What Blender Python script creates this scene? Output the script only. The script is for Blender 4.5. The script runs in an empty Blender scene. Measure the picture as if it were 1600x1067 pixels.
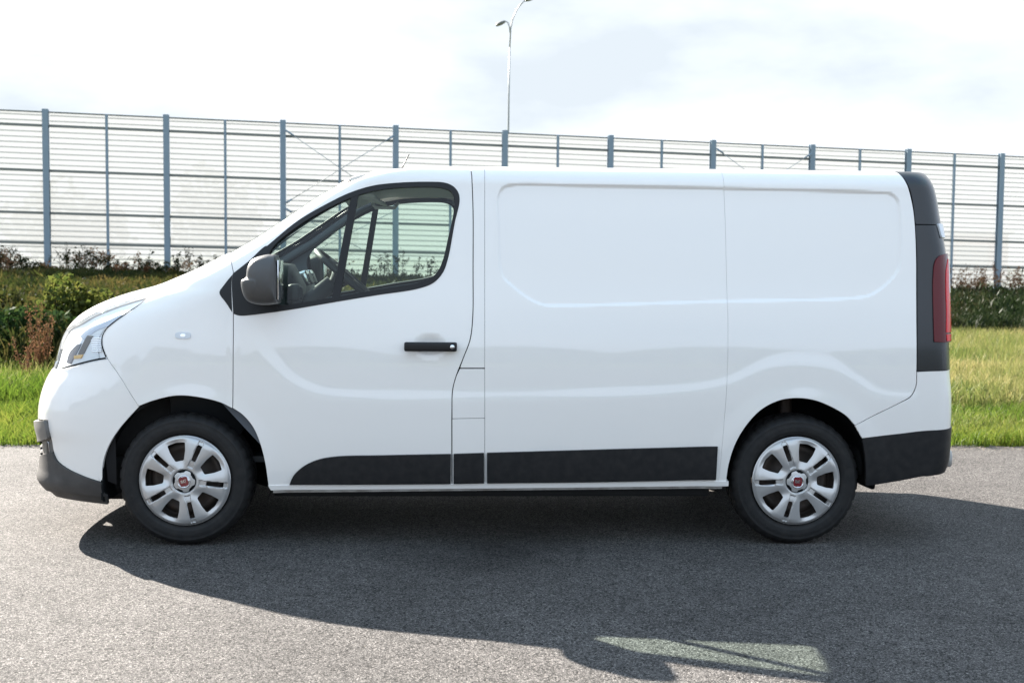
import bpy, bmesh, math, random
import numpy as np
from mathutils import Vector, Matrix
from mathutils.geometry import delaunay_2d_cdt
random.seed(7); RNG = np.random.default_rng(11)
# ---------- camera numbers (metres, radians), the lens and the 1600 x 1067 frame it is measured in ----------
CAM = np.array([-0.2114, -7.1914, 1.4506]); YAW, PITCH, ROLL = -0.04727, 0.06562, 0.00872; FPX = 1950.0
def cam_axes():
    cy, sy = math.cos(YAW), math.sin(YAW)
    r = np.array([cy, sy, 0.]); f = np.array([-sy, cy, 0.]); u = np.array([0, 0, 1.])
    f2 = f*math.cos(PITCH)-u*math.sin(PITCH); u2 = u*math.cos(PITCH)+f*math.sin(PITCH)
    return r*math.cos(ROLL)+u2*math.sin(ROLL), u2*math.cos(ROLL)-r*math.sin(ROLL), f2
CR, CU, CF = cam_axes()
def proj(P):
    d = np.asarray(P, float)-CAM; w = d@CF
    return np.stack([800+FPX*(d@CR)/w, 533.5-FPX*(d@CU)/w], -1)
def ray(u, v):
    u = np.asarray(u, float)[..., None]; v = np.asarray(v, float)[..., None]
    return CF+CR*(u-800)/FPX-CU*(v-533.5)/FPX
def on_y(u, v, y):
    d = ray(u, v); return CAM+d*((y-CAM[1])/d[..., 1:2])
def on_z(u, v, z):
    d = ray(u, v); return CAM+d*((z-CAM[2])/d[..., 2:3])

class Pchip:
    def __init__(s, x, y):
        s.x = x = np.asarray(x, float); s.y = y = np.asarray(y, float)
        h = np.diff(x); d = np.diff(y)/h; m = np.zeros(len(x)); m[0] = d[0]; m[-1] = d[-1]
        for i in range(1, len(x)-1):
            if d[i-1]*d[i] > 0:
                w1 = 2*h[i]+h[i-1]; w2 = h[i]+2*h[i-1]; m[i] = (w1+w2)/(w1/d[i-1]+w2/d[i])
        s.m = m
    def __call__(s, t):
        t = np.clip(t, s.x[0], s.x[-1]); i = np.clip(np.searchsorted(s.x, t)-1, 0, len(s.x)-2)
        h = s.x[i+1]-s.x[i]; q = (t-s.x[i])/h
        return ((1+2*q)*(1-q)**2*s.y[i]+q*(1-q)**2*h*s.m[i]+q*q*(3-2*q)*s.y[i+1]+q*q*(q-1)*h*s.m[i+1])

# ---------- body shell: stacked plan sections, domain (S, v): S runs along the body, v up it ----------
ZS, RS = 1.828, 0.095
VMIN, VMAX = 0.17, ZS+RS*math.pi/2
FV = [.17,.24,.30,.36,.42,.50,.58,.65,.72,.80,.88,.95,1.02,1.08,1.13,1.18,1.22,1.26,1.30,1.34,1.40,1.47,1.55,1.63,1.71,1.77,1.82,1.85,1.88,1.91,1.94,VMAX]
FX = [-2.337, -2.402, -2.44, -2.425, -2.42, -2.424, -2.439, -2.437, -2.425, -2.398, -2.356, -2.337, -2.315, -2.283, -2.237, -2.162, -2.075, -1.955, -1.803, -1.698, -1.559, -1.424, -1.282, -1.16, -1.042, -0.954, -0.869, -0.817, -0.75, -0.656, -0.54, -0.4]
RV = [.17,.25,.33,.45,.60,.75,.9,1.05,1.2,1.35,1.5,1.6,1.7,1.77,1.81,1.87,1.92,VMAX]
RX = [2.422, 2.416, 2.423, 2.448, 2.449, 2.444, 2.429, 2.421, 2.419, 2.42, 2.417, 2.404, 2.391, 2.383, 2.376, 2.361, 2.347, 2.342]
W_ = Pchip([.17,.24,.34,.45,.6,.75,.9,1.0,1.1,1.2,1.35,1.5,1.65,1.82,2.0],[.885,.915,.935,.945,.952,.955,.953,.949,.94,.928,.905,.884,.862,.836,.82])
AF = Pchip([.17,.6,1.0,1.2,1.35,1.6,1.82,2.0],[.60,.62,.66,.64,.44,.29,.24,.25])
KF = Pchip([.17,.9,1.2,1.4,2.0],[.80,.80,.76,.84,.84])
K2 = Pchip([.17,.9,1.2,1.4,2.0],[.78,.76,.76,.86,.86])
AR = Pchip([.17,1.0,1.8,2.0],[.20,.18,.20,.22])
def make_profiles():
    global XF, XR
    XF = Pchip(FV, FX); XR = Pchip(RV, RX)
make_profiles()
def shell(S, v):
    S, v = np.broadcast_arrays(np.asarray(S, float), np.asarray(v, float))
    ph = np.clip((v-ZS)/RS, 0, math.pi/2)
    z = np.minimum(v, ZS)+RS*np.sin(ph); W = W_(z)-RS*(1-np.cos(ph))
    W = W-.012*np.clip((-S-.4)/1.4, 0, 1)**2
    xf = XF(v); xr = XR(v); a = AF(z); ar = AR(z); k = KF(z); k2 = K2(z)
    xc = xf+a; L = 3*k*a; t = np.clip((xc-S)/L, 0, 1)
    x = (1-t)**3*xc+3*t*(1-t)**2*(xc-k*a)+3*t*t*(1-t)*xf+t**3*xf
    y = -((1-t)**3*W+3*t*(1-t)**2*W+3*t*t*(1-t)*k2*W)
    xd = xr-ar; Lr = 3*.7*ar; tr = np.clip((S-xd)/Lr, 0, 1)
    xx = (1-tr)**3*xd+3*tr*(1-tr)**2*(xd+.7*ar)+3*tr*tr*(1-tr)*xr+tr**3*xr
    yy = -((1-tr)**3*W+3*tr*(1-tr)**2*W+3*tr*tr*(1-tr)*(W-.85*ar)*.98)
    X = np.where(S < xc, x, np.where(S > xd, xx, S)); Y = np.where(S < xc, y, np.where(S > xd, yy, -W))
    return np.stack([X, Y, z], -1)
def s_front(v):
    z = np.minimum(v, ZS)+RS*np.sin(np.clip((v-ZS)/RS, 0, math.pi/2)); return XF(v)+AF(z)-3*KF(z)*AF(z)
def s_rear(v):
    z = np.minimum(v, ZS)+RS*np.sin(np.clip((v-ZS)/RS, 0, math.pi/2)); return XR(v)-AR(z)+2.1*AR(z)
# ======================= camera, sky, sun, exposure =======================
SC = bpy.context.scene; COL = SC.collection
SUNV = Vector((1.13, -1.27, -1.00)).normalized()          # direction the sunlight travels
cd = bpy.data.cameras.new('camera'); camo = bpy.data.objects.new('camera', cd); COL.objects.link(camo)
cd.sensor_width = 36.0; cd.lens = FPX/1600*36.0; cd.clip_start = .05; cd.clip_end = 3000
m = Matrix(((CR[0], CU[0], -CF[0], CAM[0]), (CR[1], CU[1], -CF[1], CAM[1]), (CR[2], CU[2], -CF[2], CAM[2]), (0, 0, 0, 1)))
camo.matrix_world = m; SC.camera = camo
cd.dof.use_dof = True; cd.dof.focus_distance = 6.35; cd.dof.aperture_fstop = 5.0
SC.view_settings.view_transform = 'Standard'; SC.view_settings.look = 'None'
SC.view_settings.gamma = 1.0; SC.view_settings.use_curve_mapping = False
SC.view_settings.exposure = 3.04
wd = bpy.data.worlds.new('World'); SC.world = wd; wd.use_nodes = True
nt = wd.node_tree; nt.nodes.clear(); N = nt.nodes.new; Lk = nt.links.new
out = N('ShaderNodeOutputWorld'); bg = N('ShaderNodeBackground'); sky = N('ShaderNodeTexSky')
sky.sky_type = 'NISHITA'; sky.sun_disc = False
sky.sun_elevation = math.asin(-SUNV.z); sky.sun_rotation = math.atan2(-SUNV.x, -SUNV.y)
sky.air_density = 1.0; sky.dust_density = 1.5
bg.inputs['Strength'].default_value = .125
tc = N('ShaderNodeTexCoord'); mp = N('ShaderNodeMapping'); mp.inputs['Scale'].default_value = (1.6, 1.6, 4.2)
mp.inputs['Location'].default_value = (.35, .2, .1)
nz = N('ShaderNodeTexNoise'); nz.inputs['Scale'].default_value = 1.7; nz.inputs['Detail'].default_value = 7; nz.inputs['Roughness'].default_value = .52
rp = N('ShaderNodeValToRGB'); rp.color_ramp.elements[0].position = .40; rp.color_ramp.elements[0].color = (.0, .0, .0, 1)
rp.color_ramp.elements[1].position = .80; rp.color_ramp.elements[1].color = (1, 1, 1, 1)
mx = N('ShaderNodeMix'); mx.data_type = 'RGBA'; mx.inputs[7].default_value = (1.56, 1.61, 1.70, 1)
Lk(tc.outputs['Generated'], mp.inputs[0]); Lk(mp.outputs[0], nz.inputs['Vector']); Lk(nz.outputs[0], rp.inputs[0])

# the cloud veil lies towards the sun and the horizon ahead; overhead and behind the camera it thins out to blue
dp = N('ShaderNodeVectorMath'); dp.operation = 'DOT_PRODUCT'; dp.inputs[1].default_value = (-.35, 1.15, -.75); Lk(tc.outputs['Generated'], dp.inputs[0])
nm2 = N('ShaderNodeMath'); nm2.operation = 'MULTIPLY_ADD'; nm2.inputs[1].default_value = 1.1; Lk(nz.outputs[0], nm2.inputs[0]); Lk(dp.outputs['Value'], nm2.inputs[2])
cv0 = N('ShaderNodeMapRange'); cv0.interpolation_type = 'SMOOTHSTEP'; cv0.inputs[1].default_value = .35; cv0.inputs[2].default_value = 1.15; Lk(nm2.outputs[0], cv0.inputs[0])
cv = N('ShaderNodeMapRange'); cv.interpolation_type = 'SMOOTHSTEP'; cv.inputs[1].default_value = .35; cv.inputs[2].default_value = 1.15; cv.inputs[3].default_value = .60; Lk(nm2.outputs[0], cv.inputs[0])
cm = N('ShaderNodeMath'); cm.operation = 'MULTIPLY'; Lk(rp.outputs[0], cm.inputs[0]); Lk(cv.outputs[0], cm.inputs[1]); Lk(cm.outputs[0], mx.inputs[0]); mn = N('ShaderNodeVectorMath'); mn.operation = 'MINIMUM'; mn.inputs[1].default_value = (1.10, 1.34, 1.66); Lk(sky.outputs[0], mn.inputs[0]); m0 = N('ShaderNodeMix'); m0.data_type = 'RGBA'; m0.inputs[7].default_value = (.80, .88, .955, 1); Lk(cv0.outputs[0], m0.inputs[0]); Lk(mn.outputs[0], m0.inputs[6]); Lk(m0.outputs[2], mx.inputs[6]); Lk(mx.outputs[2], bg.inputs[0]); Lk(bg.outputs[0], out.inputs[0])
sl = bpy.data.lights.new('sun', 'SUN'); so = bpy.data.objects.new('sun', sl); COL.objects.link(so)
sl.energy = 3.8; sl.angle = math.radians(.5); sl.color = (1.0, .93, .84)
so.rotation_euler = SUNV.to_track_quat('-Z', 'Y').to_euler(); so.location = (-20, 24, 20)

# ======================= materials =======================
def mat(name, col, rough=.5, metal=0., coat=0., spec=.5, noise=None, bump=None, trans=0., coatr=.03):
    m = bpy.data.materials.new(name); m.use_nodes = True; t = m.node_tree; b = t.nodes['Principled BSDF']
    b.inputs['Base Color'].default_value = (*col, 1); b.inputs['Roughness'].default_value = rough
    b.inputs['Metallic'].default_value = metal; b.inputs['Coat Weight'].default_value = coat; b.inputs['Coat Roughness'].default_value = coatr
    b.inputs['Coat IOR'].default_value = 1.6; b.inputs['Specular IOR Level'].default_value = spec; b.inputs['Transmission Weight'].default_value = trans
    if noise or bump:
        c = t.nodes.new('ShaderNodeTexCoord')
    if noise:                                    # (scale, amount, second colour)
        n = t.nodes.new('ShaderNodeTexNoise'); n.inputs['Scale'].default_value = noise[0]; n.inputs['Detail'].default_value = 6
        x = t.nodes.new('ShaderNodeMix'); x.data_type = 'RGBA'; x.inputs[6].default_value = (*col, 1); x.inputs[7].default_value = (*noise[2], 1)
        mr = t.nodes.new('ShaderNodeMapRange'); mr.inputs[1].default_value = .35; mr.inputs[2].default_value = .7; mr.inputs[4].default_value = noise[1]
        t.links.new(c.outputs['Object'], n.inputs['Vector']); t.links.new(n.outputs[0], mr.inputs[0]); t.links.new(mr.outputs[0], x.inputs[0]); t.links.new(x.outputs[2], b.inputs['Base Color'])
    if bump:                                     # (scale, distance)
        n = t.nodes.new('ShaderNodeTexNoise'); n.inputs['Scale'].default_value = bump[0]; n.inputs['Detail'].default_value = 3
        bp = t.nodes.new('ShaderNodeBump'); bp.inputs['Distance'].default_value = bump[1]; bp.inputs['Strength'].default_value = 1
        t.links.new(c.outputs['Object'], n.inputs['Vector']); t.links.new(n.outputs[0], bp.inputs['Height']); t.links.new(bp.outputs[0], b.inputs['Normal'])
    return m
def glass(name, tint, refl=1.0, rough=.0):
    m = bpy.data.materials.new(name); m.use_nodes = True; t = m.node_tree; t.nodes.clear()
    o = t.nodes.new('ShaderNodeOutputMaterial'); tr = t.nodes.new('ShaderNodeBsdfTransparent'); gl = t.nodes.new('ShaderNodeBsdfGlossy')
    fr = t.nodes.new('ShaderNodeFresnel'); fr.inputs[0].default_value = 1.45; ge = t.nodes.new('ShaderNodeNewGeometry'); io = t.nodes.new('ShaderNodeMapRange'); io.inputs[3].default_value = 1.45; io.inputs[4].default_value = 1/1.45; t.links.new(ge.outputs['Backfacing'], io.inputs[0]); t.links.new(io.outputs[0], fr.inputs[0]); mu = t.nodes.new('ShaderNodeMath'); mu.operation = 'MULTIPLY'; mu.inputs[1].default_value = refl
    ms = t.nodes.new('ShaderNodeMixShader'); tr.inputs[0].default_value = (*tint, 1); gl.inputs['Roughness'].default_value = rough
    t.links.new(fr.outputs[0], mu.inputs[0]); t.links.new(mu.outputs[0], ms.inputs[0]); t.links.new(tr.outputs[0], ms.inputs[1]); t.links.new(gl.outputs[0], ms.inputs[2]); t.links.new(ms.outputs[0], o.inputs[0])
    return m
M = {}
M['paint'] = mat('white_paint', (.81, .772, .728), .38, coat=1.0, noise=(.9, .35, (.78, .742, .70)))
M['black'] = mat('black_plastic', (.010, .010, .011), .42, spec=.32, bump=(900, .0004))
M['grey'] = mat('grey_plastic', (.010, .010, .011), .48, spec=.28, noise=(25, .5, (.027, .025, .024)), bump=(1200, .0005))
M['lowgrey'] = mat('bumper_plastic', (.046, .043, .041), .6, spec=.3, noise=(8, .6, (.10, .092, .085)), bump=(900, .0006))
M['trimblue'] = mat('dark_pillar_plastic', (.016, .018, .021), .22, spec=.5)
M['rubber'] = mat('tyre_rubber', (.007, .007, .0075), .66, spec=.35, noise=(24, .7, (.018, .016, .0145)), bump=(160, .0012))
M['seal'] = mat('rubber_seal', (.008, .008, .009), .6, spec=.2)
M['liner'] = mat('wheel_liner', (.006, .0065, .007), .8, spec=.2, bump=(60, .004))
M['silver'] = mat('hubcap_silver', (.50, .485, .47), .30, metal=.45, coat=.4, noise=(6, .35, (.50, .485, .47)))
M['steel'] = mat('dark_steel', (.05, .043, .038), .55, metal=.5, noise=(20, .7, (.09, .06, .045)))
M['chrome'] = mat('chrome', (.75, .76, .78), .12, metal=1.0)
M['sill'] = mat('dirty_white_paint', (.52, .50, .47), .5, coat=.2, noise=(14, .9, (.24, .21, .18)))
M['under'] = mat('underbody', (.014, .014, .014), .9)
M['trim'] = mat('cab_trim', (.10, .115, .135), .7)
M['liner_cloth'] = mat('headlining', (.52, .55, .54), .9)
M['dash'] = mat('dashboard_plastic', (.012, .014, .016), .5, spec=.4, bump=(700, .0004))
M['seatcloth'] = mat('seat_cloth', (.03, .032, .036), .95)
M['glass'] = glass('window_glass', (.77, .87, .815), 1.0)
M['screen'] = glass('windscreen_glass', (.82, .89, .855), .4)
M['lens'] = glass('headlamp_lens', (.96, .97, .97), 1.2)
M['tail'] = mat('tail_lamp_red', (.60, .003, .008), .22, coat=.15, spec=.25)
M['taildark'] = mat('tail_lamp_dark_red', (.095, .002, .005), .22, coat=.15, spec=.25)
M['tailclear'] = mat('tail_lamp_clear', (.62, .42, .46), .10, coat=1.0)
M['amber'] = mat('amber_lamp', (.55, .30, .03), .2, coat=1)
M['white_plastic'] = mat('white_plastic', (.62, .64, .66), .3, coat=.4)
M['badge_red'] = mat('badge_red', (.16, .006, .012), .2, coat=1)
M['headref'] = mat('headlamp_reflector', (.88, .89, .90), .25, metal=.0)

# ======================= object helpers =======================
def meta(o, label=None, cat=None, group=None, kind=None):
    if label: o['label'] = label
    if cat: o['category'] = cat
    if group: o['group'] = group
    if kind: o['kind'] = kind
    return o
def empty(name, loc=(0, 0, 0), rz=0.):
    o = bpy.data.objects.new(name, None); COL.objects.link(o); o.location = loc; o.rotation_euler = (0, 0, rz); o.empty_display_size = .2
    return o
def link(name, me, parent=None, loc=None):
    o = bpy.data.objects.new(name, me); COL.objects.link(o)
    if parent is not None: o.parent = parent
    if loc is not None: o.location = loc
    return o
def mesh_np(name, V, F, mats, mi=None, smooth=True, nrm=None):
    me = bpy.data.meshes.new(name); V = np.asarray(V, np.float32)
    me.from_pydata(V.tolist(), [], [tuple(int(i) for i in f) for f in F])
    for x in (mats if isinstance(mats, (list, tuple)) else [mats]): me.materials.append(x)
    if mi is not None: me.polygons.foreach_set('material_index', np.asarray(mi, np.int32))
    me.polygons.foreach_set('use_smooth', np.full(len(me.polygons), smooth)); me.update()
    if nrm is not None: me.normals_split_custom_set_from_vertices([tuple(map(float, n)) for n in nrm])
    return me
def fast_tris(name, V, T, mat_):
    me = bpy.data.meshes.new(name); V = np.asarray(V, np.float32); T = np.asarray(T, np.int32)
    me.vertices.add(len(V)); me.vertices.foreach_set('co', V.ravel())
    me.loops.add(T.size); me.loops.foreach_set('vertex_index', T.ravel())
    me.polygons.add(len(T)); me.polygons.foreach_set('loop_start', np.arange(0, T.size, 3, dtype=np.int32)); me.polygons.foreach_set('loop_total', np.full(len(T), 3, np.int32))
    me.update(calc_edges=True); me.materials.append(mat_); return me
def box(name, c, s, m_, parent=None, bevel=.0, rot=None, seg=2):
    bm = bmesh.new(); bmesh.ops.create_cube(bm, size=1); bmesh.ops.scale(bm, vec=s, verts=bm.verts)
    if bevel: bmesh.ops.bevel(bm, geom=bm.edges[:], offset=bevel, segments=seg, affect='EDGES', profile=.6)
    if rot is not None: bmesh.ops.transform(bm, matrix=rot, verts=bm.verts)
    bmesh.ops.translate(bm, vec=c, verts=bm.verts)
    me = bpy.data.meshes.new(name); bm.to_mesh(me); bm.free(); me.materials.append(m_)
    if bevel: me.polygons.foreach_set('use_smooth', np.full(len(me.polygons), True))
    return link(name, me, parent)
def tube(pts, rad, seg=10, caps=True):
    """verts, faces of a tube along pts; rad a number or a list"""
    pts = [Vector(p) for p in pts]; V = []; F = []; up = Vector((.13, .21, .97)); rad = rad if hasattr(rad, '__len__') else [rad]*len(pts)
    for i, p in enumerate(pts):
        d = (pts[min(i+1, len(pts)-1)]-pts[max(i-1, 0)]).normalized(); a = d.cross(up)
        if a.length < 1e-3: a = d.cross(Vector((1, 0, 0)))
        a.normalize(); b = d.cross(a)
        for k in range(seg):
            q = 2*math.pi*k/seg; V.append(tuple(p+(a*math.cos(q)+b*math.sin(q))*rad[i]))
    for i in range(len(pts)-1):
        for k in range(seg): F.append((i*seg+k, i*seg+(k+1) % seg, (i+1)*seg+(k+1) % seg, (i+1)*seg+k))
    if caps: F += [tuple(range(seg))[::-1], tuple((len(pts)-1)*seg+k for k in range(seg))]
    return V, F
def tube_obj(name, pts, rad, m_, parent=None, seg=10):
    V, F = tube(pts, rad, seg); return link(name, mesh_np(name, V, F, m_), parent)
def loft(name, rings, m_, parent=None, closed=True, cap=True, smooth=True):
    n = len(rings[0]); V = [p for r in rings for p in r]; F = []
    for i in range(len(rings)-1):
        for k in range(n if closed else n-1): F.append((i*n+k, i*n+(k+1) % n, (i+1)*n+(k+1) % n, (i+1)*n+k))
    if cap: F += [tuple(range(n))[::-1], tuple((len(rings)-1)*n+k for k in range(n))]
    return link(name, mesh_np(name, V, F, m_, smooth=smooth), parent)
def lathe_y(prof, seg, cx=0, cz=0):
    """prof list of (radius, y); verts and faces turned round a y axis"""
    V = []; F = []
    for i, (r, y) in enumerate(prof):
        for k in range(seg):
            q = 2*math.pi*k/seg; V.append((cx+r*math.cos(q), y, cz+r*math.sin(q)))
    for i in range(len(prof)-1):
        for k in range(seg): F.append((i*seg+k, (i+1)*seg+k, (i+1)*seg+(k+1) % seg, i*seg+(k+1) % seg))
    return V, F
# ======================= body panels cut from the shell =======================
def inv(u, v, guess=None):
    """pixel -> (S, v) on the shell, by Newton steps"""
    p = on_y(u, v, -.93); q = np.array([p[0], min(p[2], 1.93)]) if guess is None else np.array(guess, float)
    for _ in range(40):
        r = proj(shell(q[0], q[1]))-np.array([u, v])
        if abs(r).max() < .01: break
        J = np.stack([(proj(shell(q[0]+1e-4, q[1]))-proj(shell(q[0]-1e-4, q[1])))/2e-4, (proj(shell(q[0], q[1]+1e-4))-proj(shell(q[0], q[1]-1e-4)))/2e-4], 1)
        st = np.linalg.lstsq(J+np.eye(2)*1e-3, r, rcond=.02)[0]; q = q-np.clip(st, -.06, .06)
        q[1] = np.clip(q[1], .14, VMAX); q[0] = np.clip(q[0], s_front(q[1]), s_rear(q[1]))
    return q
def sil(v, rear=False):
    S = np.linspace(-.45, s_front(v), 500) if not rear else np.linspace(2.0, s_rear(v), 500)
    q = proj(shell(S, v))
    if rear: return S[q[:, 0].argmax()]
    if v < 1.3: return S[q[:, 0].argmin()]
    n = base_normal(S, np.full(S.shape, v)); d = (n*(CAM-shell(S, v))).sum(1)
    b = np.where(d < 0)[0]; return S[b[0]] if len(b) else S[-1]
def edge_s(v, n, rear=False):
    s0 = sil(v); S = np.linspace(s0, s0+.5, 400); q = proj(shell(S, v)); n0 = base_normal(np.array([s0]), np.array([v]))[0]
    t = np.array([q[0, 0], q[0, 1]]); q2 = proj(shell(sil(v-.02), v-.02)); d = q2-t; d = d/np.linalg.norm(d); pn = np.array([-d[1], d[0]])
    e = np.abs((q-t)@pn); k = np.where(e > n)[0]; return S[k[0]] if len(k) else S[-1]
def base_normal(S, v):
    e = 2e-3; v0 = np.clip(v-e, .1, VMAX); v1 = np.clip(v+e, .1, VMAX)
    a = shell(S+e, v)-shell(S-e, v); b = shell(S, v1)-shell(S, v0); n = np.cross(a, b)
    return n/np.maximum(np.linalg.norm(n, axis=-1, keepdims=True), 1e-12)
def crom(P, corner, step, closed=True):
    n = len(P); out = []
    for i in range(n if closed else n-1):
        p1 = P[i]; p2 = P[(i+1) % n]; p0 = P[i-1] if (closed or i > 0) and not corner[i] else 2*p1-p2; j = (i+2) % n
        p3 = P[j] if (closed or i+2 < n) and not corner[(i+1) % n] else 2*p2-p1
        L = np.linalg.norm(p2-p1); k = max(1, int(math.ceil(L/step)))
        # centripetal spacing keeps long and short spans from looping
        t0 = 0; t1 = t0+max(np.linalg.norm(p1-p0), 1e-6)**.5; t2 = t1+max(L, 1e-6)**.5; t3 = t2+max(np.linalg.norm(p3-p2), 1e-6)**.5
        for a in range(k):
            t = t1+(t2-t1)*a/k
            A1 = (t1-t)/(t1-t0)*p0+(t-t0)/(t1-t0)*p1; A2 = (t2-t)/(t2-t1)*p1+(t-t1)/(t2-t1)*p2; A3 = (t3-t)/(t3-t2)*p2+(t-t2)/(t3-t2)*p3
            B1 = (t2-t)/(t2-t0)*A1+(t-t0)/(t2-t0)*A2; B2 = (t3-t)/(t3-t1)*A2+(t-t1)/(t3-t1)*A3
            out.append((t2-t)/(t2-t1)*B1+(t-t1)/(t2-t1)*B2)
    if not closed: out.append(P[-1])
    return np.array(out)
def resolve(pts):
    """control points: (u,v[,'c']) picture measurement; ('d',S,v) domain; ('f',v) front centre; ('r',v) rear centre; ('s',v,d) front outline + d; ('b',v,d) rear outline + d; ('t',u) roof edge above u"""
    P = []; C = []
    for p in pts:
        if isinstance(p[0], str):
            k = p[0]; c = 's' not in p[2:]
            if k == 'd': q = (p[1], p[2])
            elif k == 'f': q = (s_front(p[1]), p[1])
            elif k == 'r': q = (s_rear(p[1]), p[1])
            elif k == 's': q = (sil(p[1])+p[2], p[1]); c = False
            elif k == 'e': q = (edge_s(p[1], p[2]), p[1]); c = False
            elif k == 'b': q = (sil(p[1], True)+p[2], p[1]); c = False
            elif k == 't': q = (inv(p[1], 320.)[0], VMAX)
            P.append(np.array(q, float)); C.append(c if k not in 'sbe' else (len(p) > 3))
        else:
            P.append(inv(p[0], p[1])); C.append(len(p) > 2)
    return P, C
def poly_sdf(Q, P):
    """signed distance (negative inside) of points Q to closed polygon P"""
    d2 = np.full(len(Q), 1e9); ins = np.zeros(len(Q), bool); n = len(P)
    for i in range(n):
        a = P[i]; b = P[(i+1) % n]; e = b-a; w = Q-a; L = e@e
        if L < 1e-14: continue
        t = np.clip(w@e/L, 0, 1); d = w-t[:, None]*e; d2 = np.minimum(d2, (d*d).sum(1))
        c = ((a[1] <= Q[:, 1]) & (b[1] > Q[:, 1])) | ((b[1] <= Q[:, 1]) & (a[1] > Q[:, 1]))
        if c.any():
            xs = a[0]+(Q[:, 1]-a[1])/(b[1]-a[1] if b[1] != a[1] else 1e-9)*e[0]; ins ^= c & (Q[:, 0] < xs)
    return np.where(ins, -1, 1)*np.sqrt(d2)
def area(P): return .5*np.sum(P[:, 0]*np.roll(P[:, 1], -1)-np.roll(P[:, 0], -1)*P[:, 1])
def inset(P, g):
    if area(P) < 0: P = P[::-1]
    if g == 0: return P
    out = []; n = len(P)
    for i in range(n):
        a = P[i]-P[i-1]; b = P[(i+1) % n]-P[i]; na = np.array([-a[1], a[0]])/(np.linalg.norm(a)+1e-12); nb = np.array([-b[1], b[0]])/(np.linalg.norm(b)+1e-12)
        m_ = na+nb; L = m_@m_; m_ = m_*2/L if L > .6 else nb
        out.append(P[i]+m_*g)
    return np.array(out)
def dom(pts, step=.014): P, C = resolve(pts); return crom(P, C, step)
FEATS = []
def sm(t): t = np.clip(t, 0, 1); return t*t*(3-2*t)
def disp(Q):
    D = np.zeros(len(Q))
    for f in FEATS: D += f(Q)
    return D
def surf(Q, off=0., feats=True):
    S, v = Q[:, 0], Q[:, 1]; P = shell(S, v); n = base_normal(S, v); d = off-(disp(Q) if feats else 0)
    return P+n*np.asarray(d)[..., None] if np.ndim(d) else P+n*d
def surf_n(Q, off=0., feats=True):
    if not feats or not FEATS: return base_normal(Q[:, 0], Q[:, 1])
    e = 1.5e-3; dS = np.array([e, 0]); dv = np.array([0, e])
    a = surf(Q+dS, off)-surf(Q-dS, off); q1 = Q+dv; q0 = Q-dv; q1[:, 1] = np.minimum(q1[:, 1], VMAX)
    n = np.cross(a, surf(q1, off)-surf(q0, off)); return n/np.maximum(np.linalg.norm(n, axis=-1, keepdims=True), 1e-12)
def cdt_fill(loops, h):
    """loops[0] outer, the rest holes; returns points, triangles, boundary index lists"""
    outer = loops[0]; lo = outer.min(0); hi = outer.max(0)
    gx, gy = np.meshgrid(np.arange(lo[0]+h/2, hi[0], h), np.arange(lo[1]+h/2, hi[1], h)); gx[1::2] += h/2
    G = np.stack([gx.ravel(), gy.ravel()], 1); k = poly_sdf(G, outer) < -.45*h
    for H in loops[1:]: k &= poly_sdf(G, H) > .45*h
    G = G[k]; pts = [Vector(map(float, p)) for L in loops for p in L]; E = []; o = 0; idx = []
    for L in loops:
        n = len(L); E += [(o+i, o+(i+1) % n) for i in range(n)]; idx.append(list(range(o, o+n))); o += n
    pts += [Vector(map(float, p)) for p in G]
    rv, re, rf, ov, oe, of = delaunay_2d_cdt(pts, E, [], 0, 1e-6)
    V = np.array([tuple(p) for p in rv]); mp_ = {}
    for i, l in enumerate(ov):
        for j in l: mp_[j] = i
    T = np.array([f for f in rf if len(f) == 3]); c = V[T].mean(1); k = poly_sdf(c, outer) < 0
    for H in loops[1:]: k &= poly_sdf(c, H) > 0
    return V, T[k], [[mp_[i] for i in l] for l in idx]
def build_patch(loops, h, fmap, nmap, depth, mats, centre=None, flange_mi=0, bev=.0018):
    V2, T, B = cdt_fill(loops, h)
    P = fmap(V2); Nn = nmap(V2); A = V2[T]; ar_ = (A[:, 1, 0]-A[:, 0, 0])*(A[:, 2, 1]-A[:, 0, 1])-(A[:, 2, 0]-A[:, 0, 0])*(A[:, 1, 1]-A[:, 0, 1])
    T = np.where(ar_[:, None] < 0, T[:, ::-1], T)
    V = [P]; NN = [Nn]; F = T.tolist(); MI = [0]*len(F); o = len(P)
    if depth:
        for li, b in enumerate(B):
            L2 = V2[b]; n = len(b)
            if (area(L2) < 0) == (li == 0): b = b[::-1]
            p = P[b]; nn = Nn[b]; tang = np.roll(p, -1, 0)-np.roll(p, 1, 0); tang /= np.linalg.norm(tang, axis=1, keepdims=True)+1e-12
            outw = np.cross(tang, nn)
            for dd, ww, nb in ((0., 0., nn), (bev, bev*.6, nn+outw), (bev*1.01, bev*.6, outw), (depth, bev*.6, outw)):
                V.append(p-nn*dd+outw*ww); NN.append(nb/(np.linalg.norm(nb, axis=1, keepdims=True)+1e-12))
            skip = centre(V2[b]) if centre is not None else np.zeros(n, bool)
            for r in (0, 2):
                for i in range(n):
                    j = (i+1) % n
                    if skip[i] and skip[j]: continue
                    F.append((o+r*n+i, o+(r+1)*n+i, o+(r+1)*n+j, o+r*n+j)); MI.append(0 if r == 0 else flange_mi)
            o += 4*n
    return np.concatenate(V), F, MI, np.concatenate(NN)
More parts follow.
